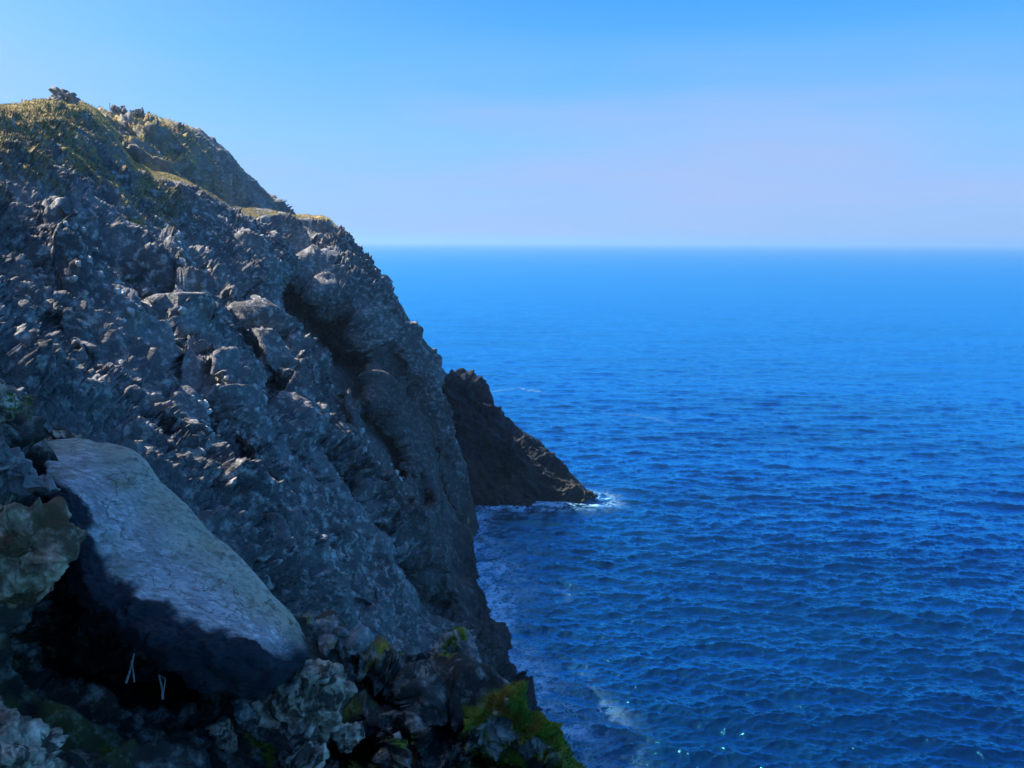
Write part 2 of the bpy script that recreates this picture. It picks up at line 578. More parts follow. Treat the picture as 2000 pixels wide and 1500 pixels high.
def sample_tile(T, L, X, Y):
    N = T.shape[0]
    u = (X / L * N) % N
    v = (Y / L * N) % N
    i, j = u.astype(int) % N, v.astype(int) % N
    fu, fv = (u - np.floor(u))[:, None], (v - np.floor(v))[:, None]
    i2, j2 = (i + 1) % N, (j + 1) % N
    return ((T[j, i] * (1 - fu) + T[j, i2] * fu) * (1 - fv) + (T[j2, i] * (1 - fu) + T[j2, i2] * fu) * fv)

# waterline of the rocks (world x, y), used for the foam
FOOT = [tuple(at(px, py, Y)[:2]) for px, py, Y in
        ((1060, 1395, 69.5), (985, 1312, 79.5), (960, 1225, 89), (935, 1150, 100), (915, 1050, 117), (905, 985, 134))]
FOOT_FAR = [tuple(at(px, py, Y)[:2]) for px, py, Y in
            ((905, 976, 136), (960, 982, 135), (1030, 982, 135), (1085, 981, 135), (1120, 972, 138), (1158, 974, 137))]

def build_sea():
    az = np.concatenate([np.linspace(-180, -16, 40)[:-1], np.linspace(-16, -3, 130)[:-1], np.linspace(-3, 35, 690),
                         np.linspace(35, 180, 36)[1:-1]])
    dep = np.concatenate([[89, 70, 58, 50, 45], np.linspace(41, 0.9, 640), [0.75, 0.6, 0.45, 0.33, 0.24, 0.17, 0.12, 0.09, 0.075]])
    R = CAM_Z / np.tan(np.radians(dep))
    A = np.radians(az)
    X = (R[:, None] * np.sin(A)[None]).ravel()
    Y = (R[:, None] * np.cos(A)[None]).ravel()
    rr = np.repeat(R, len(A))
    dR = np.repeat(np.abs(np.gradient(R)), len(A))
    w = np.array([0.30, -0.95])
    La, Lb = 176.0, 67.0
    ta = ocean_tile(1024, La, 6.6, 0.55, w, 0.32, 8.0, 11)
    tb = ocean_tile(512, Lb, 1.25, 0.19, np.array([0.05, -1.0]), 0.22, 6.0, 23)
    lev = np.clip(np.log2(np.maximum(dR * 1.25, 0.6) / 0.6), 0, 5.999)
    D = np.zeros((len(X), 3), F32)
    for T, L, rot in ((ta, La, 0.35), (tb, Lb, -0.2)):
        c, s = math.cos(rot), math.sin(rot)
        for k in range(6):
            m = (lev >= k) & (lev < k + 1) & (rr < 3500)
            if not m.any():
                continue
            x, y = X[m], Y[m]
            xr, yr = x * c - y * s, x * s + y * c
            f = (lev[m] - k)[:, None]
            d = sample_tile(T[k], L, xr, yr) * (1 - f) + sample_tile(T[k + 1], L, xr, yr) * f
            dx = d[:, 0] * c + d[:, 1] * s
            dy = -d[:, 0] * s + d[:, 1] * c
            D[m] += np.stack([dx * 0.85, dy * 0.85, d[:, 2]], -1)
    fade = sstep(3500, 1200, rr)
    calm = sstep(14, 26, rr)
    D *= (fade * calm)[:, None]
    V = np.stack([X, Y, np.zeros_like(X)], -1) + D
    d1 = poly_dist(X, Y, FOOT)
    d2 = poly_dist(X, Y, FOOT_FAR)
    P3 = np.stack([X, Y, 0 * X], -1)
    nz = fbm(P3 / 9.0, 3, seed=40)
    foam = np.maximum(np.exp(-np.maximum(d1 + nz * 3, 0) / 3.4), np.exp(-np.maximum(d2 - 0.8 + nz * 1.6, 0) / 3.0))
    # broad milky patches that drift off the foot of the cliff
    for px, py, r, a in ((1075, 1420, 7.0, 0.46), (1120, 1485, 6.0, 0.32), (960, 1120, 6.0, 0.6), (1010, 1160, 7, 0.3), (990, 1075, 7, 0.3),
                         (1130, 980, 6, 0.4)):
        b = bearing(px, py)
        c = b[:2] * (-CAM_Z / b[2])
        dd = np.hypot(X - c[0], Y - c[1]) / r
        foam = np.maximum(foam, a * np.exp(-dd ** 2) * (1 + 0.6 * nz))
    # a few drifting lines of spent foam farther out
    for pts, a in ((((960, 765), (1010, 758), (1060, 766)), 0.28), (((1180, 806), (1250, 812), (1320, 826)), 0.24)):
        q = []
        for px, py in pts:
            b = bearing(px, py)
            q.append(tuple(b[:2] * (-CAM_Z / b[2])))
        foam = np.maximum(foam, a * np.exp(-(poly_dist(X, Y, q) / 2.2) ** 2))
    foam = np.clip(foam, 0, 1)
    foam[rr > 700] = 0
    nr, nc = len(R), len(A)
    V = np.vstack([V, [[0, 0, 0]]])
    foam = np.append(foam, 0)
    tris = np.stack([np.full(nc, nr * nc), (np.arange(nc) + 1) % nc, np.arange(nc)], -1)
    add('sea', V, M['sea'], grid_quads(nr, nc, True)[:, ::-1], tris[:, ::-1], {'foam': foam}, kind='structure', origin=np.zeros(3),
        label='deep blue open sea with small choppy waves reaching a hazy horizon')
build_sea()

# ------------------------------------------------------------------ rock surfaces
def strata(P, axis, squash):
    """squeeze space along an axis, so that features grow long in that direction"""
    a = np.asarray(axis, float)
    a = a / np.linalg.norm(a)
    d = P @ a
    return P - np.outer(d, a) * (1 - squash)

SLOPE = (0.62, 0.12, -0.78)

def cliff_relief(P, seed=0, k=1.0):
    """height of the weathered limestone above the smooth slope, metres; returns (relief, coarse)"""
    S = strata(P, SLOPE, 0.32)
    R = strata(P, SLOPE, 0.14)
    warp = np.stack([fbm(P / 3.2, 4, seed=seed + 50 + i) for i in range(3)], -1)
    ribs = fbm((R + warp * 1.2) / 7.5, 3, 0.55, seed=seed, ridged=True)
    ribs = (ribs - 0.35) * 6.5
    flute = fbm((R + warp * 0.8) / 2.8, 3, 0.5, seed=seed + 3, ridged=True) * 1.7 - 0.6
    mid = flute + fbm((S + warp) / 4.5, 5, 0.58, seed=seed + 5, ridged=True) * 1.5
    f1, e1, c1, t1 = facets((S + warp * 1.2) / 2.4, seed + 11)
    blocks = c1 * 1.3 + t1 * 1.1 + 0.5 * sstep(0.0, 0.2, e1) - 0.5 * f1 ** 2
    f1, e2, c2, t2 = facets((S + warp * 0.6) / 0.95, seed + 12)
    small = 0.60 * c2 + t2 * 0.45 + 0.55 * sstep(0.0, 0.28, e2) - 0.40 * f1 ** 2
    f1, e3, c3, t3 = facets((P + warp * 0.3) / 0.42, seed + 13)
    knob = 0.24 * c3 + 0.16 * t3 + 0.24 * sstep(0.0, 0.28, e3) - 0.16 * f1 ** 2
    amount = sstep(-0.22, 0.25, fbm(S / 7.0, 3, seed=seed + 20))
    near = np.clip(P[:, 1] / 75.0, 0.5, 1.15)
    return (ribs + mid - 0.5) * near - 0.5 + blocks * (0.35 + 0.4 * amount) + small * (0.35 + 0.85 * amount) + knob * (0.35 + 0.85 * amount), amount

def surface(name, xs, top, bottom, depth, rows, mat, relief, wrap, wet_h=4.0, rel_amp=1.0, round_d=3.0, round_px=22.0,
            feature=None, veg=None, skirt=None, stain_shade=None, wet_w=2.5, edge_px=40.0, feat_k=1 / 90.0, quiet=None, smooth_n=17, edge_min=lambda x: 0.14, graze_min=0.3, **kw):
    """a rock face: columns of picture bearings from its skyline down to its foot, each at its own distance"""
    top = np.array(top, float)
    bottom = np.array(bottom, float)
    ty = np.interp(xs, top[:, 0], top[:, 1])
    by = np.interp(xs, bottom[:, 0], bottom[:, 1])
    v = np.linspace(0, 1, rows)
    PX = np.repeat(xs[None], rows, 0)
    PY = ty[None] + (by - ty)[None] * v[:, None]
    Yd = depth(PX, PY)
    e = poly_dist(PX, PY, [tuple(p) for p in top])
    Yd = Yd + round_d * (np.exp(-e / round_px)) - 0.0
    if feature is not None:
        wp = np.stack([PX.ravel() / 38.0, PY.ravel() / 38.0, 0 * PX.ravel()], -1)
        wx = fbm(wp, 4, 0.6, seed=600).reshape(PX.shape) * 26
        wy = fbm(wp, 4, 0.6, seed=610).reshape(PX.shape) * 26
        Yd = Yd + feature(PX + wx, PY + wy) * sstep(0, 25, e) * feat_k * Yd
    G = at(PX, PY, Yd)
    # carry the surface over the skyline and away behind it
    back = []
    wv = wrap(xs)
    for s in (1.0, 0.62, 0.38, 0.22, 0.12, 0.06, 0.025):
        back.append(G[0] + wv * np.array([s, s, s ** 1.5]))
    G = np.concatenate([np.array(back), G], 0)
    nb = len(back)
    if skirt is not None:
        G = np.concatenate([G, (G[-1] + np.array(skirt) * 0.4)[None], (G[-1] + np.array(skirt))[None]], 0)
    Nn = grid_normals(blur(blur(G, smooth_n), smooth_n))
    flat = G.reshape(-1, 3)
    fn = Nn.reshape(-1, 3)
    view = flat - np.array([0, 0, CAM_Z])
    if (np.sum(fn * view, 1)[nb * len(xs):]).mean() > 0:
        fn = -fn
    # smooth the normals so that neighbouring blocks do not splay
    r, am = relief(flat)
    ef = np.concatenate([np.zeros((nb, len(xs))), e] + ([e[-1:]] * 2 if skirt is not None else []), 0).ravel()
    lowf = edge_min(np.concatenate([np.repeat(PX[:1], nb, 0), PX] + ([PX[-1:]] * 2 if skirt is not None else []), 0).ravel())
    r = r * (lowf + (1 - lowf) * sstep(0, edge_px, ef))
    graze = np.abs(np.sum(fn * view, 1)) / np.linalg.norm(view, axis=1)
    r = r * (graze_min + (1 - graze_min) * sstep(0.06, 0.34, graze))
    if quiet is not None:
        r = r * np.concatenate([np.ones((nb, len(xs))), quiet(PX + wx, PY + wy)] + ([np.ones((2, len(xs)))] if skirt is not None else []), 0).ravel()
    V = flat + fn * (r * rel_amp)[:, None]
    H = V.reshape(G.shape)
    N2 = grid_normals(H).reshape(-1, 3)
    if N2[:, 2].mean() < 0:
        N2 = -N2
    at_ = {}
    nz = fbm(V / 2.5, 3, seed=77)
    at_['wet_shade'] = sstep(wet_h + wet_w, wet_h - wet_w, V[:, 2] + nz * wet_w) * 0.88
    PXf = np.concatenate([np.repeat(PX[:1], nb, 0), PX] + ([PX[-1:]] * 2 if skirt is not None else []), 0).ravel()
    PYf = np.concatenate([np.repeat(PY[:1], nb, 0), PY] + ([PY[-1:]] * 2 if skirt is not None else []), 0).ravel()
    at_['veg'] = veg(PXf, PYf, V, N2) if veg is not None else np.zeros(len(V))
    if stain_shade is not None:  # painted shade, merged into the same mask
        at_['wet_shade'] = np.maximum(at_['wet_shade'], 0.62 * sstep(0.30, 0.62, stain_shade(PXf, PYf) + 0.5 * nz) * (stain_shade(PXf, PYf) > 0.02))
    nr, nc = G.shape[:2]
    gq = grid_quads(nr, nc)
    k = len(gq) // 2
    if np.dot(np.cross(flat[gq[k, 1]] - flat[gq[k, 0]], flat[gq[k, 3]] - flat[gq[k, 0]]), view[gq[k, 0]]) > 0:
        gq = gq[:, ::-1]
    o = add(name, V, mat, gq, None, at_, **kw)
    return o, V, N2, at_['veg'], PXf, PYf

def band(pts, w, d):
    return lambda x, y: d * np.exp(-(poly_dist(x, y, pts) / w) ** 2)

def hollow(cx, cy, rx, ry, rot, d):
    c, s = math.cos(math.radians(rot)), math.sin(math.radians(rot))
    def f(x, y):
        u, v = (x - cx) * c + (y - cy) * s, -(x - cx) * s + (y - cy) * c
        return d * sstep(1.08, 0.72, np.sqrt((u / rx) ** 2 + (v / ry) ** 2))
    return f

CAVES = [hollow(588, 620, 50, 95, -14, 16), hollow(664, 660, 48, 62, -25, 16), hollow(680, 735, 44, 70, -22, 14),
         hollow(745, 865, 40, 82, -28, 13), hollow(640, 795, 22, 70, -30, 6), hollow(800, 958, 34, 55, -25, 6)]
FEAT = CAVES + [
    # clefts
    hollow(475, 650, 22, 78, -14, 8), hollow(520, 778, 34, 34, 0, 5),
    hollow(475, 1030, 20, 52, -22, 7), hollow(330, 700, 18, 65, -5, 5), hollow(120, 480, 30, 30, 0, 2.5),
    band([(395, 850), (430, 950), (470, 1050)], 11, 5.5),
    band([(620, 880), (690, 1000), (790, 1130), (850, 1200)], 26, 8.0),
    band([(330, 560), (325, 640), (335, 720)], 14, 2.2),
    band([(130, 620), (240, 660), (330, 770)], 12, 1.8),
    band([(610, 490), (680, 570), (760, 660)], 7, 1.2),
    band([(830, 720), (860, 900), (890, 1100)], 10, 1.0),
    band([(240, 560), (420, 820), (560, 1010), (700, 1200)], 13, 4.0),
    band([(300, 430), (430, 640), (520, 770)], 11, 3.2),
    band([(60, 640), (200, 800), (300, 900)], 13, 3.0),
    band([(560, 440), (700, 620), (800, 800), (880, 1000)], 6, 1.6),
    # ridges and bosses that stand out to the light
    band([(310, 460), (350, 560), (372, 640), (342, 680)], 19, -4.6),
    band([(100, 440), (130, 530), (165, 600), (230, 612)], 26, -4.4),
    band([(215, 645), (250, 690), (282, 742)], 16, -3.6),
    band([(525, 650), (595, 730), (675, 855), (765, 965), (830, 1100)], 32, -7.0),
    band([(470, 480), (492, 525)], 26, -3.0),
    band([(405, 770), (335, 830), (350, 862)], 22, -3.4),
    band([(460, 800), (490, 880), (500, 910)], 24, -3.0),
    band([(640, 540), (690, 590), (700, 630)], 26, -3.4),
    band([(380, 720), (560, 1000), (650, 1150)], 34, -2.6),
]

def cliff_feature(x, y):
    r = 0
    for f in FEAT:
        r = r + f(x, y)
    return r

CREST = [(-420, 245), (-150, 226), (0, 209), (60, 199), (100, 193), (150, 197), (190, 216), (215, 245), (240, 290), (262, 318), (300, 335),
         (350, 346), (400, 372), (440, 395), (470, 406), (500, 407), (530, 412), (560, 417), (600, 422), (640, 433), (662, 452), (690, 490),
         (712, 510), (740, 540), (762, 570), (780, 600), (806, 645), (830, 690), (842, 725), (853, 762), (870, 815), (890, 872),
         (900, 925), (908, 975), (914, 1040), (925, 1100), (934, 1150), (947, 1185), (960, 1225), (976, 1262), (984, 1305), (990, 1330)]
FOOTL = [(-420, 1500), (900, 1480), (990, 1375)]
main_depth = tps([(-420,245,46), (-150,226,66), (0,208,84), (60,198,92), (120,195,100), (190,215,106), (240,290,104), (300,335,109), (380,358,115), (470,405,126), (560,416,133), (640,432,139),
                  (690,490,134), (740,540,131), (780,600,129), (830,690,126), (853,762,123), (890,870,119), (908,975,117), (925,1100,107), (947,1185,95), (976,1262,85), (990,1330,78),
                  (-420,800,23), (-420,1300,17), (-200,500,37), (0,300,64), (0,400,54), (0,600,40), (0,800,32), (0,1000,27), (0,1300,21), (0,1500,18),
                  (200,300,93), (200,400,74), (200,600,51), (200,800,39), (200,1000,31), (200,1300,24), (200,1500,21),
                  (400,450,103), (400,600,72), (400,800,52), (400,1000,39), (400,1300,29), (400,1500,25),
                  (550,520,118), (550,650,92), (550,800,67), (550,1000,48), (550,1300,36),
                  (650,600,116), (650,750,92), (650,900,70), (650,1100,52), (650,1400,38),
                  (750,700,118), (750,850,98), (750,1000,76), (750,1200,57), (750,1450,43),
                  (840,900,112), (840,1050,93), (850,1200,75), (870,1330,64), (920,1480,55)])

def cave_shade(x, y):  # darkens the hollows by their depth: shade put into the colour
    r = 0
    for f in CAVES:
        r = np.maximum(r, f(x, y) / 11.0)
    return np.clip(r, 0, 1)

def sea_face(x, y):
    # the smoother seaward slab, its shade put into the colour, to the right of the knobbly ridge
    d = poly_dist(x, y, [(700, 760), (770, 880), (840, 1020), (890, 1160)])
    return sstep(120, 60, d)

def main_wrap(xs):
    k = sstep(845, 905, xs)[:, None]
    k0 = sstep(480, 680, xs)[:, None]
    a = np.array([-14.0, 34.0, -5.0]) * (1 - k0) + np.array([-10.0, 40.0, -2.0]) * k0
    return a * (1 - k) + np.array([2.0, 6.0, -14.0]) * k

def main_veg(px, py, V, N):
    n = fbm(V / 2.2, 4, seed=91)
    n2 = fbm(V / 7.0, 3, seed=93)
    top = np.interp(px, [p[0] for p in CREST], [p[1] for p in CREST])
    below = py - top
    lim = np.interp(px, [-400, 0, 120, 190, 240, 320, 470, 560, 640, 670], [130, 110, 70, 55, 40, 16, 8, 14, 14, 1])
    a = sstep(lim * 1.5, lim * 0.5, below + n * 45 + n2 * 25)
    # scrubby ledges lower on the slope
    b = sstep(-0.22, 0.10, n + 0.6 * n2 - np.maximum(below - 110, 0) / 280) * sstep(400, 250, px + 0.0 * py)
    return np.clip(np.maximum(a, b) * sstep(0.22, 0.48, N[:, 2]), 0, 1)

xs = np.concatenate([np.arange(-420, -20, 12.0), np.arange(-20, 640, 1.75), np.arange(640, 991, 0.95)])
cliff, cV, cN, cVeg, cPX, cPY = surface(
    'cliff', xs, CREST, FOOTL, main_depth, 640, M['cliff'], lambda P: cliff_relief(P, 0), main_wrap,
    feature=cliff_feature, veg=main_veg, skirt=(4, -2, -40), kind='structure', wet_h=9.5, wet_w=6.0, stain_shade=lambda x, y: np.maximum(cave_shade(x, y), 0.75 * sea_face(x, y)), quiet=lambda x, y: (1 - 0.40 * cave_shade(x, y)) * (1 - 0.40 * sea_face(x, y)), edge_px=55.0, edge_min=lambda x: 0.14 + 0.5 * sstep(450, 660, x),  # shade painted in: hollows, seaward slab and, with algae, low on the face
    label='tall grey limestone sea cliff sloping from the grassy summit down to the water')

HILL_TOP = [(120, 262), (180, 236), (205, 224), (230, 223), (262, 228), (285, 233), (330, 242), (360, 247), (385, 256), (415, 279), (440, 300),
            (470, 334), (500, 361), (530, 386), (562, 414), (600, 446), (640, 480)]
hill_depth = tps([(120, 262, 137), (205, 224, 137), (285, 233, 138), (350, 330, 127), (240, 330, 120), (385, 256, 173), (440, 300, 190), (560, 412, 215), (450, 390, 168), (300, 280, 129), (120, 500, 102), (400, 560, 144), (640, 560, 207), (640, 480, 220)])

def hill_veg(px, py, V, N):
    n = fbm(V / 2.6, 4, seed=191)
    left = sstep(360, 290, px - (py - 230) * 0.55)
    return np.clip(sstep(-0.30, 0.10, n) * left * sstep(0.3, 0.55, N[:, 2]) + 0.55 * sstep(0.05, 0.35, n) * sstep(0.35, 0.6, N[:, 2]), 0, 1)

hill, hV, hN, hVeg, hPX, hPY = surface(
    'hill', np.arange(120, 641, 2.0), HILL_TOP, [(120, 520), (640, 620)], hill_depth, 150, M['hill'], lambda P: cliff_relief(P, 3),
    lambda x: np.repeat(np.array([[-14.0, 40.0, -8.0]]), len(x), 0), veg=hill_veg, rel_amp=0.9, round_px=16, edge_px=25, graze_min=0.65, edge_min=lambda x: 0.35, skirt=(0, -4, -30), kind='structure',
    label='second headland hill rising behind the main cliff, its seaward side in shade')

POINT_TOP = [(760, 610), (830, 706), (850, 719), (868, 729), (880, 737), (888, 730), (895, 727), (905, 733), (918, 738), (930, 747), (945, 760),
             (955, 780), (965, 803), (985, 822), (1000, 836), (1025, 852), (1050, 868), (1066, 884), (1080, 900), (1096, 918), (1110, 933), (1130, 952),
             (1145, 964), (1160, 974)]
point_depth = tps([(760, 610, 162), (830, 706, 157), (895, 727, 152), (965, 803, 147), (1050, 868, 143), (1110, 932, 140), (1160, 974, 137.5),
                   (905, 976, 137), (1000, 979, 136.5), (1085, 983, 136), (960, 880, 143), (1050, 930, 139), (760, 1000, 140), (850, 880, 147)])
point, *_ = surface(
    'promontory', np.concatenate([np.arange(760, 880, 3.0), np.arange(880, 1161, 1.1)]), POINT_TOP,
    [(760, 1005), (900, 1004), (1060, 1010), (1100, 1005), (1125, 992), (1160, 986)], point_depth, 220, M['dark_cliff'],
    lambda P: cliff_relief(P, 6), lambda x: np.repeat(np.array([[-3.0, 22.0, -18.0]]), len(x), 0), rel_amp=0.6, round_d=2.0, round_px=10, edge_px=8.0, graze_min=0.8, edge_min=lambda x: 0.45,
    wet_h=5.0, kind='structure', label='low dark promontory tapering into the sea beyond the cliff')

# hillside out of view to the left, added and shaped to block the sun
def build_shading_hillside():
    Ys = np.linspace(-40, 42, 70)
    us = np.linspace(0, 1, 60)
    edge = np.interp(Ys, [-40, -5, 0, 8, 20, 42], [-3.0, -3.0, -3.4, -9.0, -18, -46])
    z0 = np.interp(Ys, [-40, 0, 10, 42], [42.5, 42.5, 41, 34])
    G = np.zeros((len(us), len(Ys), 3))
    off = us ** 1.3 * 55
    prof = np.interp(off, [0, 2, 5, 9, 15, 30, 55], [0, 8, 18, 28, 34, 38, 40])
    for i in range(len(us)):
        G[i, :, 0] = edge - off[i]
        G[i, :, 1] = Ys
        G[i, :, 2] = z0 + prof[i] * (0.30 + 0.70 * sstep(-7.0, 1.0, Ys))
    low = G[0] + np.array([2.0, 0, -45.0])
    G = np.concatenate([low[None], G], 0)
    N = grid_normals(G).reshape(-1, 3)
    if N[:, 2].mean() < 0:
        N = -N
    f = G.reshape(-1, 3)
    r, _ = cliff_relief(f, 9)
    V = f + N * (r * 0.5)[:, None]
    vg = sstep(4, 10, np.repeat(np.concatenate([[0], off]), len(Ys)) + 3 * fbm(V / 3, 3, seed=5))
    add('shading_hillside', V, M['cliff'], grid_quads(len(us) + 1, len(Ys)), None, {'wet_shade': np.zeros(len(V)), 'veg': vg}, kind='structure')
build_shading_hillside()

# ------------------------------------------------------------------ boulders
def smooth_outline(pts, n):
    p = np.array(pts, float)
    m = len(p)
    seg = np.hypot(*(np.roll(p, -1, 0) - p).T)
    cum = np.concatenate([[0], np.cumsum(seg)])
    s = np.linspace(0, cum[-1], n, endpoint=False)
    i = np.clip(np.searchsorted(cum, s, 'right') - 1, 0, m - 1)
    t = ((s - cum[i]) / seg[i])[:, None]
    p0, p1, p2, p3 = p[(i - 1) % m], p[i], p[(i + 1) % m], p[(i + 2) % m]
    return 0.5 * (2 * p1 + (p2 - p0) * t + (2 * p0 - 5 * p1 + 4 * p2 - p3) * t ** 2 + (3 * p1 - p0 - 3 * p2 + p3) * t ** 3)

def karst(P, s, seed=0, sharp=1.0):
    """pitted, jagged limestone relief for a rock of about s metres"""
    Q = P / s
    w = np.stack([fbm(Q * 2.2, 4, seed=seed + 30 + i) for i in range(3)], -1) * 0.3
    a = fbm(Q * 1.5, 3, seed=seed) * 0.12
    b = fbm((Q + w) * 3.0, 5, 0.55, seed=seed + 3) * 0.06
    f1, e, c, t = facets((Q + w * 0.7) * 2.3, seed + 7)
    k = 0.14 * c + 0.26 * t - 0.03 * np.exp(-(e / 0.06) ** 2)
    f1, e, c, t2 = facets((Q + w * 0.5) * 6.5, seed + 8)
    k2 = 0.050 * c + 0.10 * t2 - 0.016 * np.exp(-(e / 0.10) ** 2)
    pits = -0.030 * sstep(0.30, 0.08, voronoi((Q + w * 0.5) * 8.0, seed + 9)[0]) * sharp
    n4 = fbm(Q * 13, 4, 0.62, seed=seed + 10) * 0.026 + fbm(Q * 42, 3, 0.6, seed=seed + 14) * 0.010
    return (a + b + (k + k2) * sharp + pits + n4) * s

def boulder(name, outline, Y0, thick, mat, relief, na=200, nf=70, nbk=16, power=2.0, tilt=(0, 0), back=None, centre=None, attrs=None, cuts=0, **kw):
    o = smooth_outline(outline, na)
    c = np.array(centre if centre is not None else o.mean(0), float)
    rf = np.sin(np.linspace(0, math.pi / 2, nf + 1)[1:])
    rb = np.sin(np.linspace(math.pi / 2, 0, nbk + 1)[1:-1])
    back = thick if back is None else back
    rows = []
    for r, sgn in [(r, -1) for r in rf] + [(r, 1) for r in rb]:
        p = c + (o - c) * r
        b = (1 - r ** power) ** (1 / power) if r < 1 else 0.0
        Y = Y0 + tilt[0] * (p[:, 0] - c[0]) + tilt[1] * (p[:, 1] - c[1]) + (b * (-thick if sgn < 0 else back))
        rows.append(at(p[:, 0], p[:, 1], Y))
    G = np.array(rows)
    nr, nc = G.shape[:2]
    V = G.reshape(-1, 3)
    pole = [at(c[0], c[1], Y0 - thick), at(c[0], c[1], Y0 + back)]
    V = np.vstack([V, pole])
    quads = grid_quads(nr, nc, True)
    j = np.arange(nc)
    j2 = (j + 1) % nc
    tris = np.concatenate([np.stack([np.full(nc, nr * nc), j, j2], -1),
                           np.stack([np.full(nc, nr * nc + 1), (nr - 1) * nc + j2, (nr - 1) * nc + j], -1)])
    # vertex normals
    fnq = np.cross(V[quads[:, 2]] - V[quads[:, 0]], V[quads[:, 3]] - V[quads[:, 1]])
    N = np.zeros_like(V)
    for k in range(4):
        np.add.at(N, quads[:, k], fnq)
    N /= np.maximum(np.linalg.norm(N, axis=1, keepdims=True), 1e-12)
    N[-2] = [0, -1, 0]
    N[-1] = [0, 1, 0]
    cen = V.mean(0)
    if np.sum(N * (V - cen)) < 0:
        N = -N
        quads = quads[:, ::-1]
        tris = tris[:, ::-1]
    if cuts:
        rc = np.random.default_rng(int(abs(outline[0][0]) * 7 + abs(outline[0][1])))
        cm = V.mean(0)
        sp = V.std(0).max()
        for q in range(cuts):
            nv = rc.normal(size=3) * np.array([1.0, 1.3, 1.0]) + np.array([0, -0.6, 0.3])
            nv /= np.linalg.norm(nv)
            d = (V - cm) @ nv
            lim = d.max() * rc.uniform(0.52, 0.80)
            V = V - nv * (np.maximum(d - lim, 0) * 0.92)[:, None]
    V2 = V + N * relief(V)[:, None]
    at_ = {}
    if attrs is not None:
        at_ = attrs(V2, N)
    ob = add(name, V2, mat, quads, tris, at_, **kw)
    return ob, V2, N, at_

def moss_attr(amount, seed, scale=0.15):
    def f(V, N):
        n = fbm(V / scale, 4, seed=seed)
        return {'moss': sstep(0.0, 0.35, n + amount + 0.3 * (N[:, 2] - 0.5))}
    return f

# ------------------------------------------------------------------ the rock ledge in the foreground
LEDGE_TOP = [(-160, 620), (-60, 740), (0, 770), (40, 822), (70, 862), (110, 850), (165, 870), (250, 940), (330, 1030), (420, 1120), (500, 1190),
             (565, 1222), (590, 1210), (620, 1218), (650, 1228), (690, 1250), (715, 1266), (750, 1275), (790, 1278), (830, 1278), (846, 1264),
             (862, 1256), (880, 1252), (905, 1250), (922, 1264), (942, 1284), (958, 1312), (980, 1338), (1000, 1360), (1030, 1386), (1056, 1408),
             (1078, 1430), (1094, 1452), (1100, 1472), (1120, 1490), (1145, 1506), (1180, 1540), (1240, 1600)]
ledge_depth = tps([(-160, 620, 4.6), (0, 770, 5.0), (70, 862, 5.4), (165, 870, 5.7), (330, 1030, 5.8), (500, 1190, 6.0), (590, 1210, 6.4), (690, 1250, 6.7),
                   (750, 1276, 6.9), (830, 1280, 7.1), (905, 1246, 7.2), (958, 1310, 6.9), (1030, 1390, 6.5), (1094, 1452, 6.2), (1180, 1540, 5.8),
                   (0, 1100, 4.6), (150, 1200, 5.2), (300, 1300, 5.4), (450, 1350, 5.4), (0, 1300, 4.4), (150, 1420, 4.4), (0, 1480, 3.9), (300, 1480, 4.5), (500, 1480, 5.0),
                   (740, 1360, 6.6), (650, 1300, 6.3), (860, 1400, 6.1), (740, 1480, 5.6), (1000, 1480, 5.9), (-160, 1500, 3.3), (1240, 1800, 4.6), (500, 1800, 3.4),
                   (-160, 1800, 2.7)])

def ledge_feature(x, y):
    r = hollow(230, 1290, 190, 70, 12, 0.9)(x, y) + hollow(130, 1120, 60, 120, 0, 0.7)(x, y)
    r = r + hollow(745, 1350, 62, 26, 22, 0.9)(x, y) + hollow(640, 1240, 40, 26, 20, 0.5)(x, y)
    r = r + hollow(880, 1420, 45, 60, 25, 0.7)(x, y) + hollow(690, 1460, 60, 40, 0, 0.8)(x, y) + hollow(1000, 1500, 110, 30, 12, 0.7)(x, y)
    r = r + band([(700, 1285), (760, 1320), (830, 1365)], 16, -0.35)(x, y) + band([(760, 1300), (880, 1340), (960, 1360)], 34, -0.3)(x, y)
    r = r + band([(720, 1400), (800, 1410), (900, 1480)], 22, -0.35)(x, y) + band([(755, 1440), (765, 1510)], 12, -0.5)(x, y)
    r = r + band([(420, 1420), (450, 1500)], 22, -0.3)(x, y) + band([(330, 1400), (400, 1360)], 25, -0.2)(x, y)
    return r

def ledge_moss(px, py, V, N):
    return np.zeros(len(V))

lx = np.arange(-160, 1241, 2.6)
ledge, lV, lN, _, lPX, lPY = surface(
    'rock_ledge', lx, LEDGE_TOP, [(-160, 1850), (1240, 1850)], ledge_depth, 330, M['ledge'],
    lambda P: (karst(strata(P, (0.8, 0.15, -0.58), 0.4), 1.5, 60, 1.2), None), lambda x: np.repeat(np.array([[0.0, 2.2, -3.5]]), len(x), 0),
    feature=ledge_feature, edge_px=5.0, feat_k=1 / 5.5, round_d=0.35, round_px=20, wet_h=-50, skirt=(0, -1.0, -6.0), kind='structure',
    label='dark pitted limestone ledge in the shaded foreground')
n_ = fbm(lV / 0.35, 4, seed=301)
lm = sstep(0.02, 0.30, n_ - 0.16 - 0.22 * sstep(700, 400, lPX) + 0.30 * sstep(820, 960, lPX) * sstep(1330, 1390, lPY) + 0.12 * sstep(0.3, 0.8, lN[:, 2])) \
    + 0.18 * sstep(0.0, 0.25, n_) * sstep(420, 150, lPX) * sstep(1180, 1300, lPY)
lm = np.clip(lm, 0, 1)
a_ = ledge.data.attributes.new('moss', 'FLOAT', 'POINT')
a_.data.foreach_set('value', lm.astype(F32))

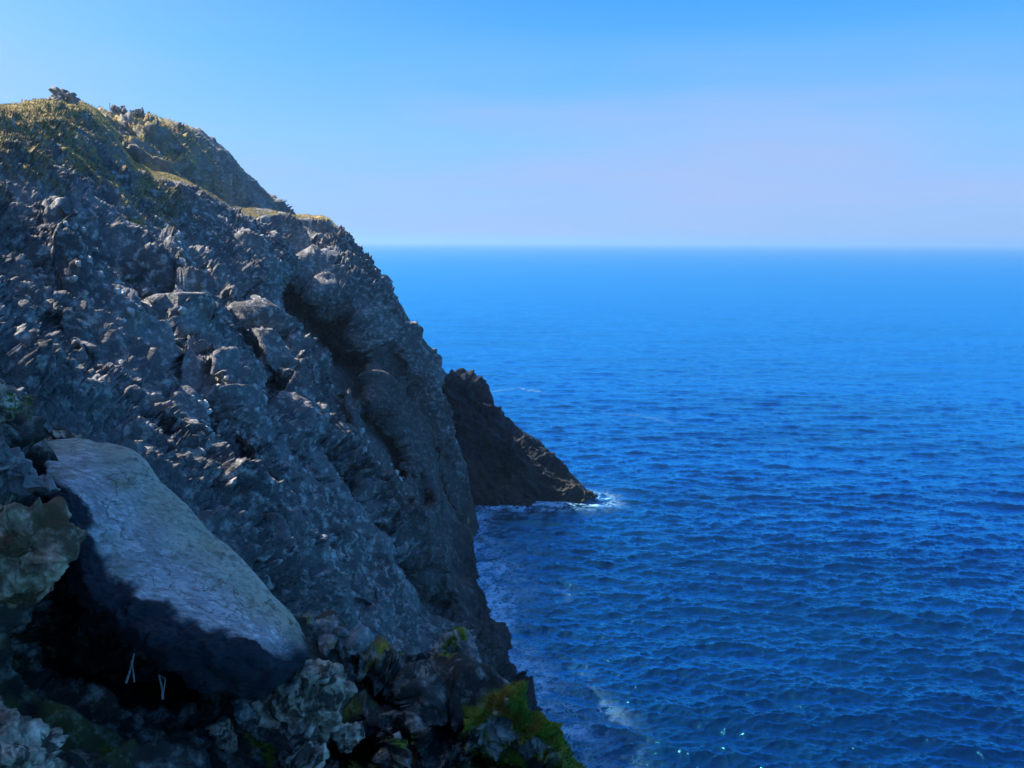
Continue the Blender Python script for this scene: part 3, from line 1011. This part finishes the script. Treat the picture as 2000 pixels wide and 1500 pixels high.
# the smooth slab that leans across the left foreground
SLAB = [(70, 886), (110, 878), (160, 876), (215, 880), (255, 893), (285, 922), (310, 955), (345, 990), (385, 1035), (430, 1075), (470, 1112),
        (520, 1165), (560, 1212), (590, 1250), (603, 1280), (600, 1312), (560, 1330), (490, 1318), (410, 1290), (330, 1262), (250, 1225),
        (195, 1180), (165, 1130), (150, 1070), (140, 1010), (110, 950)]
def slab_relief(V):
    S = strata(V, (0.75, -0.2, -0.62), 0.3)
    return fbm(V / 0.5, 3, seed=71) * 0.018 + fbm(S / 0.12, 4, seed=74, ridged=True) * 0.012 + fbm(V / 0.05, 4, 0.6, seed=78) * 0.007 + 0.09 * facets(S / 0.42, 81)[3]

def build_slab():
    # a long block lofted between its far upper end and its near lower end: broad upper face, rounded edges, undercut flank
    n = 150
    na = 132
    t = np.linspace(0, 1, n)
    up = [(66, 884), (160, 874), (228, 882), (270, 905), (305, 950), (350, 992), (400, 1048), (450, 1092), (520, 1166), (572, 1226), (602, 1276)]
    lo = [(92, 966), (126, 1008), (142, 1060), (152, 1115), (172, 1160), (205, 1198), (248, 1230), (305, 1256), (375, 1278), (455, 1298), (560, 1322)]
    yu = [5.55, 5.6, 5.55, 5.5, 5.45, 5.4, 5.35, 5.3, 5.2, 5.1, 5.0]
    yl = [4.9, 4.82, 4.75, 4.68, 4.62, 4.56, 4.5, 4.46, 4.45, 4.5, 4.65]
    s = np.linspace(0, 1, 11)
    def cr(vals):
        vals = np.array(vals, float)
        if vals.ndim == 1:
            vals = vals[:, None]
        x = t * 10
        i = np.clip(x.astype(int), 0, 9)
        f = (x - i)[:, None]
        g = lambda k: vals[np.clip(i + k, 0, 10)]
        p0, p1, p2, p3 = g(-1), g(0), g(1), g(2)
        return 0.5 * (2 * p1 + (p2 - p0) * f + (2 * p0 - 5 * p1 + 4 * p2 - p3) * f ** 2 + (3 * p1 - p0 - 3 * p2 + p3) * f ** 3)
    U = cr(up); Lw = cr(lo); YU = cr(yu)[:, 0]; YL = cr(yl)[:, 0]
    A = at(U[:, 0], U[:, 1], YU)
    B = at(Lw[:, 0], Lw[:, 1], YL)
    mid = (A + B) / 2
    half = (A - B) / 2
    axis = np.gradient(mid, axis=0)
    axis /= np.linalg.norm(axis, axis=1, keepdims=True)
    hn = half / np.linalg.norm(half, axis=1, keepdims=True)
    nrm = np.cross(hn, axis)
    tocam = np.array([0, 0, CAM_Z]) - mid
    sg = np.sign(np.sum(nrm * tocam, 1)).mean()
    nrm *= sg
    nrm /= np.linalg.norm(nrm, axis=1, keepdims=True)
    th = np.linspace(0, 2 * math.pi, na, endpoint=False)
    ends = np.clip(1 - np.abs(2 * t - 1) ** 30, 0.0, 1) ** 0.5
    ends[0] = ends[-1] = 0.02
    G = np.zeros((n, na, 3))
    p = 3.0
    ct, st = np.cos(th), np.sin(th)
    pp = np.where(ct > 0, 8.0, 3.6)
    rx = np.sign(ct) * np.abs(ct) ** (2 / pp)
    ry = np.sign(st) * np.abs(st) ** (2 / pp)
    thick_f, thick_b = 0.10, 0.42
    for i in range(n):
        k = ends[i]
        off = np.where(ry > 0, ry * thick_f, ry * thick_b)
        # lower flank is undercut: pull the back towards the upper edge
        shear = np.where(ry < 0, -ry * 0.35 * (rx < 0.9), 0)
        G[i] = mid[i] + half[i] * (rx * k + shear)[:, None] * 1.0 + nrm[i] * (off * (0.25 + 0.75 * k))[:, None]
    V = G.reshape(-1, 3)
    quads = grid_quads(n, na, True)
    tt = np.append(np.repeat(t, na), [0, 1]); rr = np.append(np.tile(rx, n), [0, 0])
    V = np.vstack([V, G[0].mean(0), G[-1].mean(0)])
    j = np.arange(na); j2 = (j + 1) % na
    tris = np.concatenate([np.stack([np.full(na, n * na), j, j2], -1), np.stack([np.full(na, n * na + 1), (n - 1) * na + j2, (n - 1) * na + j], -1)])
    N = np.zeros_like(V)
    fq = np.cross(V[quads[:, 2]] - V[quads[:, 0]], V[quads[:, 3]] - V[quads[:, 1]])
    for k in range(4):
        np.add.at(N, quads[:, k], fq)
    N /= np.maximum(np.linalg.norm(N, axis=1, keepdims=True), 1e-12)
    if np.sum(N * (V - V.mean(0))) < 0:
        N = -N
        quads = quads[:, ::-1]; tris = tris[:, ::-1]
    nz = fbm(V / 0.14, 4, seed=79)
    st = np.maximum(sstep(-0.50, -0.70, rr + 0.34 * nz), sstep(0.90, 0.99, tt + 0.06 * nz))  # painted shade of the downturned lower flank and end face
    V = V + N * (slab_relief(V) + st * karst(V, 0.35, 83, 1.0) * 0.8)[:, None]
    add('slab_boulder', V, M['slab'], quads, tris, {'wet_shade': st, 'ochre': sstep(-0.1, 0.75, rr + 0.5 * nz + 0.25 * (tt - 0.4)) * 0.7}, label='long smooth pale slab boulder leaning across the left foreground', cat='boulder')
build_slab()

FG = 'rocks of the foreground ledge'
ROCKS = {}
def fg(name, outline, Y0, thick, mat, s, seed, label, sharp=1.0, moss=None, na=170, nf=60, **kw):
    ROCKS[name] = boulder(name, outline, Y0, thick, M[mat], lambda V: karst(V, s, seed, sharp), na=na, nf=nf, cuts=14,
                   attrs=moss_attr(*moss) if moss else (lambda V, N: {'moss': np.zeros(len(V))}),
                   label=label, cat='rock', group=FG, **kw)

fg('pale_rock', [(478, 1330), (520, 1322), (560, 1318), (596, 1296), (606, 1268), (640, 1284), (672, 1300), (695, 1325), (708, 1350), (698, 1378), (672, 1392),
                 (650, 1425), (628, 1440), (590, 1425), (555, 1420), (515, 1402), (490, 1370)], 5.05, 0.30, 'pale', 0.75, 110,
   'pale pinkish pitted rock under the lower end of the smooth slab', 0.9, (-0.42, 111, 0.2), na=240, nf=90)
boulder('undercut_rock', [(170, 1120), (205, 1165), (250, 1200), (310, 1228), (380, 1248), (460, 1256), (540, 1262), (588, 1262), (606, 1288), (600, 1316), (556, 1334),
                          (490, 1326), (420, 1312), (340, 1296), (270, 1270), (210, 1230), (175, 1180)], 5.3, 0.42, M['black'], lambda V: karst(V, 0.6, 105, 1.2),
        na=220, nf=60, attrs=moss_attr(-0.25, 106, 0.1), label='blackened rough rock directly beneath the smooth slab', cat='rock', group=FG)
fg('tan_rock', [(548, 1452), (580, 1440), (625, 1446), (640, 1470), (632, 1520), (600, 1560), (560, 1550), (540, 1500)], 4.8, 0.25, 'pale', 0.5, 120,
   'small tan rock at the bottom edge below the pale pitted rock')
fg('brown_rock', [(-60, 960), (0, 958), (50, 968), (95, 972), (125, 985), (145, 1030), (153, 1085), (146, 1130), (140, 1165), (146, 1196), (118, 1196), (80, 1178),
                  (40, 1195), (-10, 1212), (-60, 1200)], 4.05, 0.35, 'brown', 0.8, 130, 'brown stained rock left of the smooth slab', 0.6, na=220, nf=80)
fg('blue_grey_rock', [(-60, 815), (-20, 835), (15, 852), (40, 878), (70, 912), (100, 942), (118, 968), (90, 975), (50, 972), (0, 962), (-60, 960)], 4.5, 0.3,
   'grey', 0.7, 140, 'dark grey rock at the left edge above the brown rock', 1.0)
fg('edge_rock', [(-60, 742), (-20, 740), (8, 752), (28, 772), (34, 795), (20, 808), (-20, 815), (-60, 812)], 4.8, 0.25, 'pale', 0.5, 150,
   'small pale rock at the left edge, above a green sprig')
fg('crag_tip', [(-1500, 250), (-900, 200), (-300, 330), (-60, 378), (-20, 382), (4, 392), (14, 415), (30, 440), (33, 462), (14, 476), (-4, 488), (-60, 500), (-300, 640), (-900, 900), (-1500, 800)], 5.5, 0.5, 'black', 0.6, 160,
   'dark crag jutting in at the left edge, high above the others', na=420)
fg('ridge_rock', [(86, 866), (92, 842), (110, 828), (124, 836), (142, 846), (170, 858), (186, 872), (150, 884), (110, 888)], 5.7, 0.15, 'pale', 0.4, 170,
   'low knobbly rock peeping over the top end of the smooth slab')
fg('corner_rock', [(-60, 1370), (0, 1375), (45, 1398), (80, 1425), (102, 1465), (110, 1520), (60, 1580), (-60, 1580)], 3.6, 0.3, 'pale', 0.6, 180,
   'mottled blue grey rock in the bottom left corner', 1.0, na=200, nf=70)
fg('crest_rock', [(838, 1285), (846, 1262), (868, 1248), (890, 1247), (906, 1241), (918, 1258), (936, 1276), (950, 1296), (960, 1318), (940, 1336), (905, 1338),
                  (870, 1325), (848, 1308)], 6.75, 0.28, 'grey', 0.65, 190, 'jagged rock with moss, highest on the ledge rim nearest the sea', 1.5, (-0.12, 191, 0.14), na=200)
fg('mossy_rock', [(905, 1392), (918, 1372), (950, 1358), (985, 1352), (1006, 1366), (1034, 1390), (1062, 1412), (1082, 1436), (1096, 1458), (1094, 1474),
                  (1060, 1474), (1010, 1462), (960, 1468), (920, 1450), (904, 1420)], 5.95, 0.32, 'grey', 0.8, 200,
   'rounded rock thick with green and rusty moss at the ledge end', 1.2, (0.35, 201, 0.22), na=230, nf=90)
fg('pale_chip', [(398, 1398), (420, 1384), (444, 1408), (462, 1442), (458, 1468), (436, 1474), (416, 1448), (402, 1424)], 4.85, 0.12, 'pale', 0.3, 141,
   'pale upright chip of rock left of the pale pitted rock, near the bottom edge', 1.0, na=120, nf=40)
fg('low_rock', [(440, 1345), (462, 1332), (488, 1352), (512, 1388), (520, 1420), (492, 1428), (462, 1410), (444, 1380)], 5.0, 0.16, 'grey', 0.35, 151,
   'dull grey rock wedged between the pale pitted rock and the black hollow', 1.0, (-0.3, 152, 0.15), na=140, nf=46)
fg('buff_rock', [(650, 1428), (676, 1404), (704, 1392), (712, 1420), (700, 1452), (668, 1462)], 5.2, 0.14, 'pale', 0.3, 161,
   'small buff rock at the right foot of the pale pitted rock', 1.0, na=120, nf=40)
fg('rim_rock', [(590, 1214), (612, 1206), (640, 1212), (668, 1226), (690, 1240), (706, 1258), (690, 1272), (650, 1276), (612, 1262), (592, 1240)], 6.3, 0.2, 'grey', 0.5, 210,
   'dark grey rock on the rim just right of the slab tip', 1.3, (-0.3, 211, 0.2))
fg('rib_rock', [(742, 1440), (756, 1424), (772, 1440), (776, 1480), (780, 1540), (758, 1560), (744, 1510)], 5.5, 0.14, 'pale', 0.35, 220,
   'narrow upright pale rib of rock at the bottom edge left of the mossy rock', 1.3)
fg('shelf_rock', [(668, 1292), (690, 1280), (730, 1284), (760, 1302), (800, 1330), (835, 1352), (846, 1372), (826, 1376), (786, 1352), (745, 1330), (705, 1318)], 6.35, 0.16,
   'grey', 0.45, 230, 'slanting shelf of rock roofing a black hollow, right of the pale rock', 1.3, (-0.2, 231, 0.15))

# rock awash at the foot of the cliff
boulder('shore_rock', [(940, 1290), (965, 1292), (990, 1308), (1010, 1328), (1036, 1348), (1056, 1372), (1058, 1396), (1040, 1406), (1000, 1412), (950, 1400), (920, 1350)],
        75.5, 4.0, M['dark_cliff'], lambda V: karst(V, 6.0, 240, 1.0), na=150, nf=50, tilt=(0.01, -0.06),
        attrs=lambda V, N: {'wet_shade': np.full(len(V), 0.8), 'veg': np.zeros(len(V))},
        label='black wetted rock awash at the foot of the main cliff', cat='rock')

# ------------------------------------------------------------------ summit rocks
boulder('summit_crag', [(88, 206), (92, 194), (103, 190), (104, 176), (112, 170), (124, 175), (129, 184), (136, 177), (143, 182), (148, 194), (152, 207), (120, 212)],
        99.0, 1.4, M['summit'], lambda V: karst(V, 3.2, 250, 1.6), na=110, nf=36, label='rugged rock crag crowning the grassy summit', cat='crag')
for k, (ol, lab) in enumerate([
        ([(217, 226), (218, 208), (222, 204), (229, 207), (236, 214), (240, 226)], 'leftmost and broadest of the leaning skyline stones'),
        ([(238, 228), (238, 210), (241, 207), (247, 214), (254, 226), (250, 230)], 'slim pointed stone beside the broadest skyline stone'),
        ([(253, 230), (255, 219), (260, 216), (266, 221), (268, 230)], 'lowest of the skyline stones, between two taller ones'),
        ([(266, 233), (267, 222), (272, 213), (278, 211), (281, 222), (281, 236)], 'rightmost upright skyline stone at the end of the row')]):
    boulder('skyline_stone', ol, 136.0 + 0.2 * k, 0.8, M['summit'], lambda V: karst(V, 1.6, 260 + k, 1.4), na=70, nf=22, nbk=8,
            label=lab, cat='stone', group='stones on the far skyline')

# ------------------------------------------------------------------ loose stones and knobs weathered out of the cliff face
def stone_meshes(n, mat):
    out = []
    import bmesh
    for k in range(n):
        bm = bmesh.new()
        bmesh.ops.create_icosphere(bm, subdivisions=2, radius=1.0)
        V = np.array([v.co[:] for v in bm.verts])
        U = V * np.array([1.0, 0.75 + 0.1 * (k % 3), 0.6 + 0.08 * (k % 4)])
        f1, f2, c = voronoi(V * 1.1 + 10 * k, 300 + k)
        U *= (0.8 + 0.35 * sstep(0, 0.4, f2 - f1) * (0.5 + c) + 0.25 * fbm(V * 1.5 + k * 7, 3, seed=320 + k))[:, None]
        for v, u in zip(bm.verts, U):
            v.co = u
        me = bpy.data.meshes.new('stone')
        bm.to_mesh(me)
        bm.free()
        me.polygons.foreach_set('use_smooth', np.ones(len(me.polygons), bool))
        me.materials.append(mat)
        out.append(me)
    return out

STONES = stone_meshes(8, M['stone'])
lines = [([(310, 470), (350, 560), (372, 640), (345, 680)], 14, 70), ([(105, 445), (135, 530), (165, 600), (230, 612)], 22, 60),
         ([(215, 645), (250, 690), (280, 740)], 10, 25), ([(405, 765), (335, 830), (350, 860)], 16, 35),
         ([(540, 650), (600, 725), (680, 850), (770, 960)], 26, 70), ([(470, 480), (492, 525)], 18, 25), ([(470, 790), (495, 890)], 16, 15)]
tree_px = np.stack([cPX, cPY], -1)
vis = np.where((cPY > 300) & (cPX > -10))[0]
for pts, w, cnt in lines:
    d = poly_dist(cPX[vis], cPY[vis], pts)
    cand = vis[d < w]
    for i in rng.choice(cand, cnt, replace=False):
        o = bpy.data.objects.new('stone', STONES[rng.integers(len(STONES))])
        COL.objects.link(o)
        o.parent = cliff
        o.location = cV[i] - np.array(cliff.location)
        s = rng.uniform(0.10, 0.30) * (0.7 + cV[i, 1] / 130)
        o.scale = (s, s, s)
        o.rotation_euler = rng.uniform(0, 6.28, 3)

# ------------------------------------------------------------------ plants
def tufts(name, pts, size, blades, cols, spread, up, label, jitter=0.35, parent=None, width=0.16):
    n = len(pts)
    V, T, C = [], [], []
    b = blades
    ang = rng.uniform(0, 2 * np.pi, (n, b))
    lean = rng.uniform(0.1, 1.0, (n, b)) * spread
    ln = size[:, None] * rng.uniform(0.5, 1.2, (n, b))
    dirv = np.stack([np.cos(ang) * lean, np.sin(ang) * lean, np.full((n, b), 1.0)], -1) + up[:, None] * 0.6
    dirv /= np.linalg.norm(dirv, axis=-1, keepdims=True)
    base = pts[:, None] + np.stack([np.cos(ang), np.sin(ang), 0 * ang], -1) * (size[:, None] * 0.45 * rng.uniform(0, 1, (n, b)))[..., None]
    side = np.cross(dirv, rng.normal(size=(n, b, 3)))
    side /= np.maximum(np.linalg.norm(side, axis=-1, keepdims=True), 1e-9)
    wd = (ln * width)[..., None]
    p0 = base - side * wd - dirv * 0.1 * ln[..., None]
    p1 = base + side * wd - dirv * 0.1 * ln[..., None]
    p2 = base + dirv * ln[..., None]
    V = np.stack([p0, p1, p2], 2).reshape(-1, 3)
    T = np.arange(len(V)).reshape(-1, 3)
    c = cols[:, None] * rng.uniform(1 - jitter, 1 + jitter, (n, b, 1))
    C = np.repeat(c.reshape(-1, 3), 3, 0)
    return add(name, V, M['leaf'], None, T, None, C, parent=parent, kind='stuff', label=label, smooth=False)

def palette(V, seed, px, py):
    n = fbm(V / 3.5, 3, seed=seed)
    n2 = fbm(V / 1.2, 2, seed=seed + 4)
    ochre = np.array([0.52, 0.37, 0.16]); green = np.array([0.23, 0.24, 0.08]); dark = np.array([0.09, 0.09, 0.04]); rust = np.array([0.32, 0.17, 0.08])
    g = sstep(45, 80, px) * sstep(175, 140, px) * sstep(270, 235, py)
    c = ochre[None] * (1 - sstep(-0.1, 0.25, n)[:, None]) + green[None] * sstep(-0.1, 0.25, n)[:, None]
    c = c * (1 - g[:, None]) + green[None] * 1.15 * g[:, None]
    k = sstep(0.1, 0.4, n2)[:, None]
    c = c * (1 - k * 0.7) + dark * k * 0.7
    k = sstep(0.12, 0.4, -n2)[:, None] * sstep(250, 330, py)[:, None]
    return c * (1 - k) + rust * k

w = cVeg * (cPX > -60) * (cPX < 700) * (cPY < 470)
cand = np.where(w > 0.4)[0]
pick = rng.choice(cand, min(15000, len(cand)), replace=False)
tufts('heath', cV[pick], rng.uniform(0.07, 0.20, len(pick)), 6, palette(cV[pick], 400, cPX[pick], cPY[pick]), 1.3, cN[pick],
      'low ochre and green heath covering the sunlit summit of the main cliff')
cand = np.where((hVeg > 0.35) & (hPX > 180) & (hPY < 430))[0]
pick = rng.choice(cand, min(5000, len(cand)), replace=False)
tufts('heath', hV[pick], rng.uniform(0.12, 0.32, len(pick)), 6, palette(hV[pick], 420, hPX[pick] + 200, hPY[pick]), 1.3, hN[pick],
      'heath and grass on the second hill behind the main cliff')

def tube(pts, r0, r1, n=6):
    pts = np.array(pts, float)
    m = len(pts)
    d = np.gradient(pts, axis=0)
    d /= np.linalg.norm(d, axis=1, keepdims=True)
    ref = np.array([0.3, 0.9, 0.2])
    a = np.cross(d, ref); a /= np.linalg.norm(a, axis=1, keepdims=True)
    b = np.cross(d, a)
    th = np.linspace(0, 2 * np.pi, n, endpoint=False)
    r = np.linspace(r0, r1, m)[:, None, None]
    V = pts[:, None] + r * (np.cos(th)[None, :, None] * a[:, None] + np.sin(th)[None, :, None] * b[:, None])
    return V.reshape(-1, 3), grid_quads(m, n, True)

def simple_material(name, a, b, scale):
    t = NT(name)
    q = t.pos()
    n = t.noise(q, scale, 4, 0.6)
    t.shade(t.mix(t.ramp(n, 0.35, 0.65), a, b), 0.85, t.bump(n, 0.4, 0.01), 0.2)
    return t.m
M['straw'] = simple_material('dry_straw', (0.40, 0.31, 0.17), (0.58, 0.48, 0.30), 20)
M['twig'] = simple_material('bleached_twig', (0.20, 0.18, 0.16), (0.34, 0.31, 0.28), 60)
M['stem'] = simple_material('dry_stem', (0.10, 0.09, 0.05), (0.20, 0.16, 0.09), 20)

def curve(a, b, bend, n=9):
    a, b = np.array(a, float), np.array(b, float)
    t = np.linspace(0, 1, n)[:, None]
    return a + (b - a) * t + np.array(bend) * (4 * t * (1 - t))

def surface_point(px, py, Vv, PXv, PYv):
    k = np.argmin((PXv - px) ** 2 + (PYv - py) ** 2)
    return Vv[k]

# tall seed stalks standing against the sky on the summit
for px, hgt, lean, lab in ((36, 1.25, -0.28, 'thin seed stalk on the skyline nearest the left edge'),
                           (68, 1.1, -0.15, 'thin seed stalk on the skyline between the left edge and the summit crag')):
    b = surface_point(px, np.interp(px, [p[0] for p in CREST], [p[1] for p in CREST]), cV, cPX, cPY)
    Vt, qt = tube(curve(b + [0, 0, -0.2], b + [lean, 0, hgt], (0.06, 0, 0)), 0.022, 0.012)
    root = add('seed_stalk', Vt, M['stem'], qt, label=lab, cat='plant', group='seed stalks on the summit')
    hd, hq = tube(curve(b + [lean, 0, hgt - 0.05], b + [lean * 1.08, 0, hgt + 0.14], (0, 0, 0), 5), 0.055, 0.02)
    add('seed_head', hd, M['stem'], hq, parent=root)
b = surface_point(216, 226, hV, hPX, hPY)
Vt, qt = tube(curve(b + [0, 0, -0.3], b + [0.02, 0, 1.5], (0, 0, 0), 4), 0.05, 0.045)
add('marker_post', Vt, M['stem'], qt, label='short thin post left of the leaning skyline stones', cat='post')

# bleached twigs in the dark hollow under the slab
for (x0, y0), (x1, y1), Y, lab, forks in (
        ((246, 1334), (262, 1276), 4.55, 'bleached forked twig in the black hollow, nearer the left edge', [((262, 1332), (256, 1290))]),
        ((318, 1366), (310, 1318), 4.62, 'bleached hooked twig in the black hollow, nearer the pale rock', [((322, 1326), (309, 1318)), ((316, 1360), (323, 1324))])):
    Vt, qt = tube(curve(at(x0, y0, Y), at(x1, y1, Y + 0.05), (0.006, 0, 0.004), 10), 0.0085, 0.005)
    root = add('dry_twig', Vt, M['twig'], qt, label=lab, cat='twig', group='twigs in the hollow')
    for f0, f1 in forks:
        Vt, qt = tube(curve(at(*f0, Y - 0.02), at(*f1, Y + 0.03), (0.004, 0, 0), 7), 0.006, 0.004)
        add('fork', Vt, M['twig'], qt, parent=root)

def grass_clump(px, py, Y, n, h, mat, label, name='grass_tuft', spread=0.8):
    b = at(px, py, Y)
    root = bpy.data.objects.new(name, None)
    COL.objects.link(root)
    root.location = b
    tag(root, label, 'grass', 'dry grass tufts on the ledge')
    for i in range(n):
        a = rng.uniform(0, 6.28)
        l = h * rng.uniform(0.5, 1.1)
        tip = b + np.array([math.cos(a) * l * spread * rng.uniform(0.2, 1), math.sin(a) * l * spread * 0.6, l * rng.uniform(0.5, 1)])
        st = b + np.array([rng.normal() * h * 0.18, rng.normal() * h * 0.1, -0.02])
        Vt, qt = tube(curve(st, tip, (0, 0, 0.25 * l), 6), 0.0028, 0.0008, 4)
        add('blade', Vt, mat, qt, parent=root)

grass_clump(604, 1212, 6.2, 42, 0.085, M['straw'], 'tuft of dry straw on the rim beside the slab tip')
grass_clump(648, 1262, 6.05, 30, 0.07, M['straw'], 'small straw tuft in the hollow below the rim rock')

def sprig(px, py, Y, label):
    b = at(px, py, Y)
    Vt, qt = tube(curve(b + [0, 0, -0.06], b + [0.02, 0, 0.09], (0.01, 0, 0)), 0.004, 0.002)
    root = add('sprig', Vt, M['stem'], qt, label=label, cat='plant')
    for i in range(16):
        k = rng.uniform(0.1, 1)
        c = b + np.array([0.02 * k, 0, -0.05 + 0.15 * k])
        a = rng.uniform(0, 6.28)
        d = np.array([math.cos(a), math.sin(a) * 0.7, rng.uniform(-0.2, 0.7)])
        d /= np.linalg.norm(d)
        sd = np.cross(d, [0, 0, 1]); sd /= np.linalg.norm(sd)
        up = np.cross(sd, d)
        l = rng.uniform(0.03, 0.055)
        V = np.array([c, c + d * l * 0.5 + sd * l * 0.26 + up * 0.004, c + d * l + up * -0.004, c + d * l * 0.5 - sd * l * 0.26 + up * 0.004, c + d * l * 0.5 - up * 0.004])
        T = np.array([[0, 1, 4], [1, 2, 4], [2, 3, 4], [3, 0, 4]])
        g = rng.uniform(0.8, 1.2)
        add('leaf', V, M['leaf'], None, T, None, np.repeat([[0.12 * g, 0.20 * g, 0.04]], 5, 0), parent=root)
sprig(50, 808, 4.75, 'small leafy green sprig at the left edge above the slab')
sprig(24, 800, 4.6, 'smaller dark sprig against the left edge, below the small pale rock')

def moss_tufts(V, N, wgt, n, label, cols, size=(0.014, 0.036), parent=None):
    cand = np.where(wgt > 0.45)[0]
    if not len(cand):
        return
    pick = rng.choice(cand, min(n, len(cand)), replace=False)
    nn = fbm(V[pick] / 0.16, 3, seed=500)
    k = sstep(-0.15, 0.25, nn)[:, None]
    c = cols[0] * (1 - k) + cols[1] * k
    tufts('moss', V[pick], rng.uniform(*size, len(pick)), 6, c, 1.2, N[pick], label)

GREENS = (np.array([0.10, 0.19, 0.024]), np.array([0.32, 0.30, 0.05]))
RUST = (np.array([0.15, 0.26, 0.03]), np.array([0.42, 0.22, 0.04]))
for rk, n, cols, lab in ((ROCKS['mossy_rock'], 9000, RUST, 'green and rusty moss cushions on the rounded rock at the ledge end'),
                         (ROCKS['crest_rock'], 2500, GREENS, 'dark green moss tufts on the jagged rim rock nearest the sea'),
                         (ROCKS['shelf_rock'], 800, GREENS, 'sparse moss on the slanting shelf of rock'),
                         (ROCKS['pale_rock'], 500, GREENS, 'yellow green moss patch on the pale pitted rock')):
    moss_tufts(rk[1], rk[2], rk[3]['moss'], n, lab, cols)
moss_tufts(lV, lN, lm * (lPY < 1600) * (lPX > -20), 9000, 'moss scattered over the dark foreground ledge', GREENS)

# ------------------------------------------------------------------ marine haze
def build_haze():
    t = NT('marine_haze')
    v = t.n('ShaderNodeVolumePrincipled')
    v.inputs['Color'].default_value = (0.30, 0.55, 0.85, 1)
    v.inputs['Density'].default_value = 1.6e-4
    v.inputs['Anisotropy'].default_value = 0.2
    t.t.links.new(v.outputs[0], t.out.inputs['Volume'])
    e, z0, z1 = 42000.0, -75.0, 96.0
    V = np.array([[x, y, z] for z in (z0, z1) for x, y in ((-e, -e), (e, -e), (e, e), (-e, e))])
    q = np.array([[3, 2, 1, 0], [4, 5, 6, 7], [0, 1, 5, 4], [1, 2, 6, 5], [2, 3, 7, 6], [3, 0, 4, 7]])
    o = add('haze', V, t.m, q, None, None, kind='stuff', smooth=False, origin=np.zeros(3), label='thin pale marine haze over the sea')
build_haze()
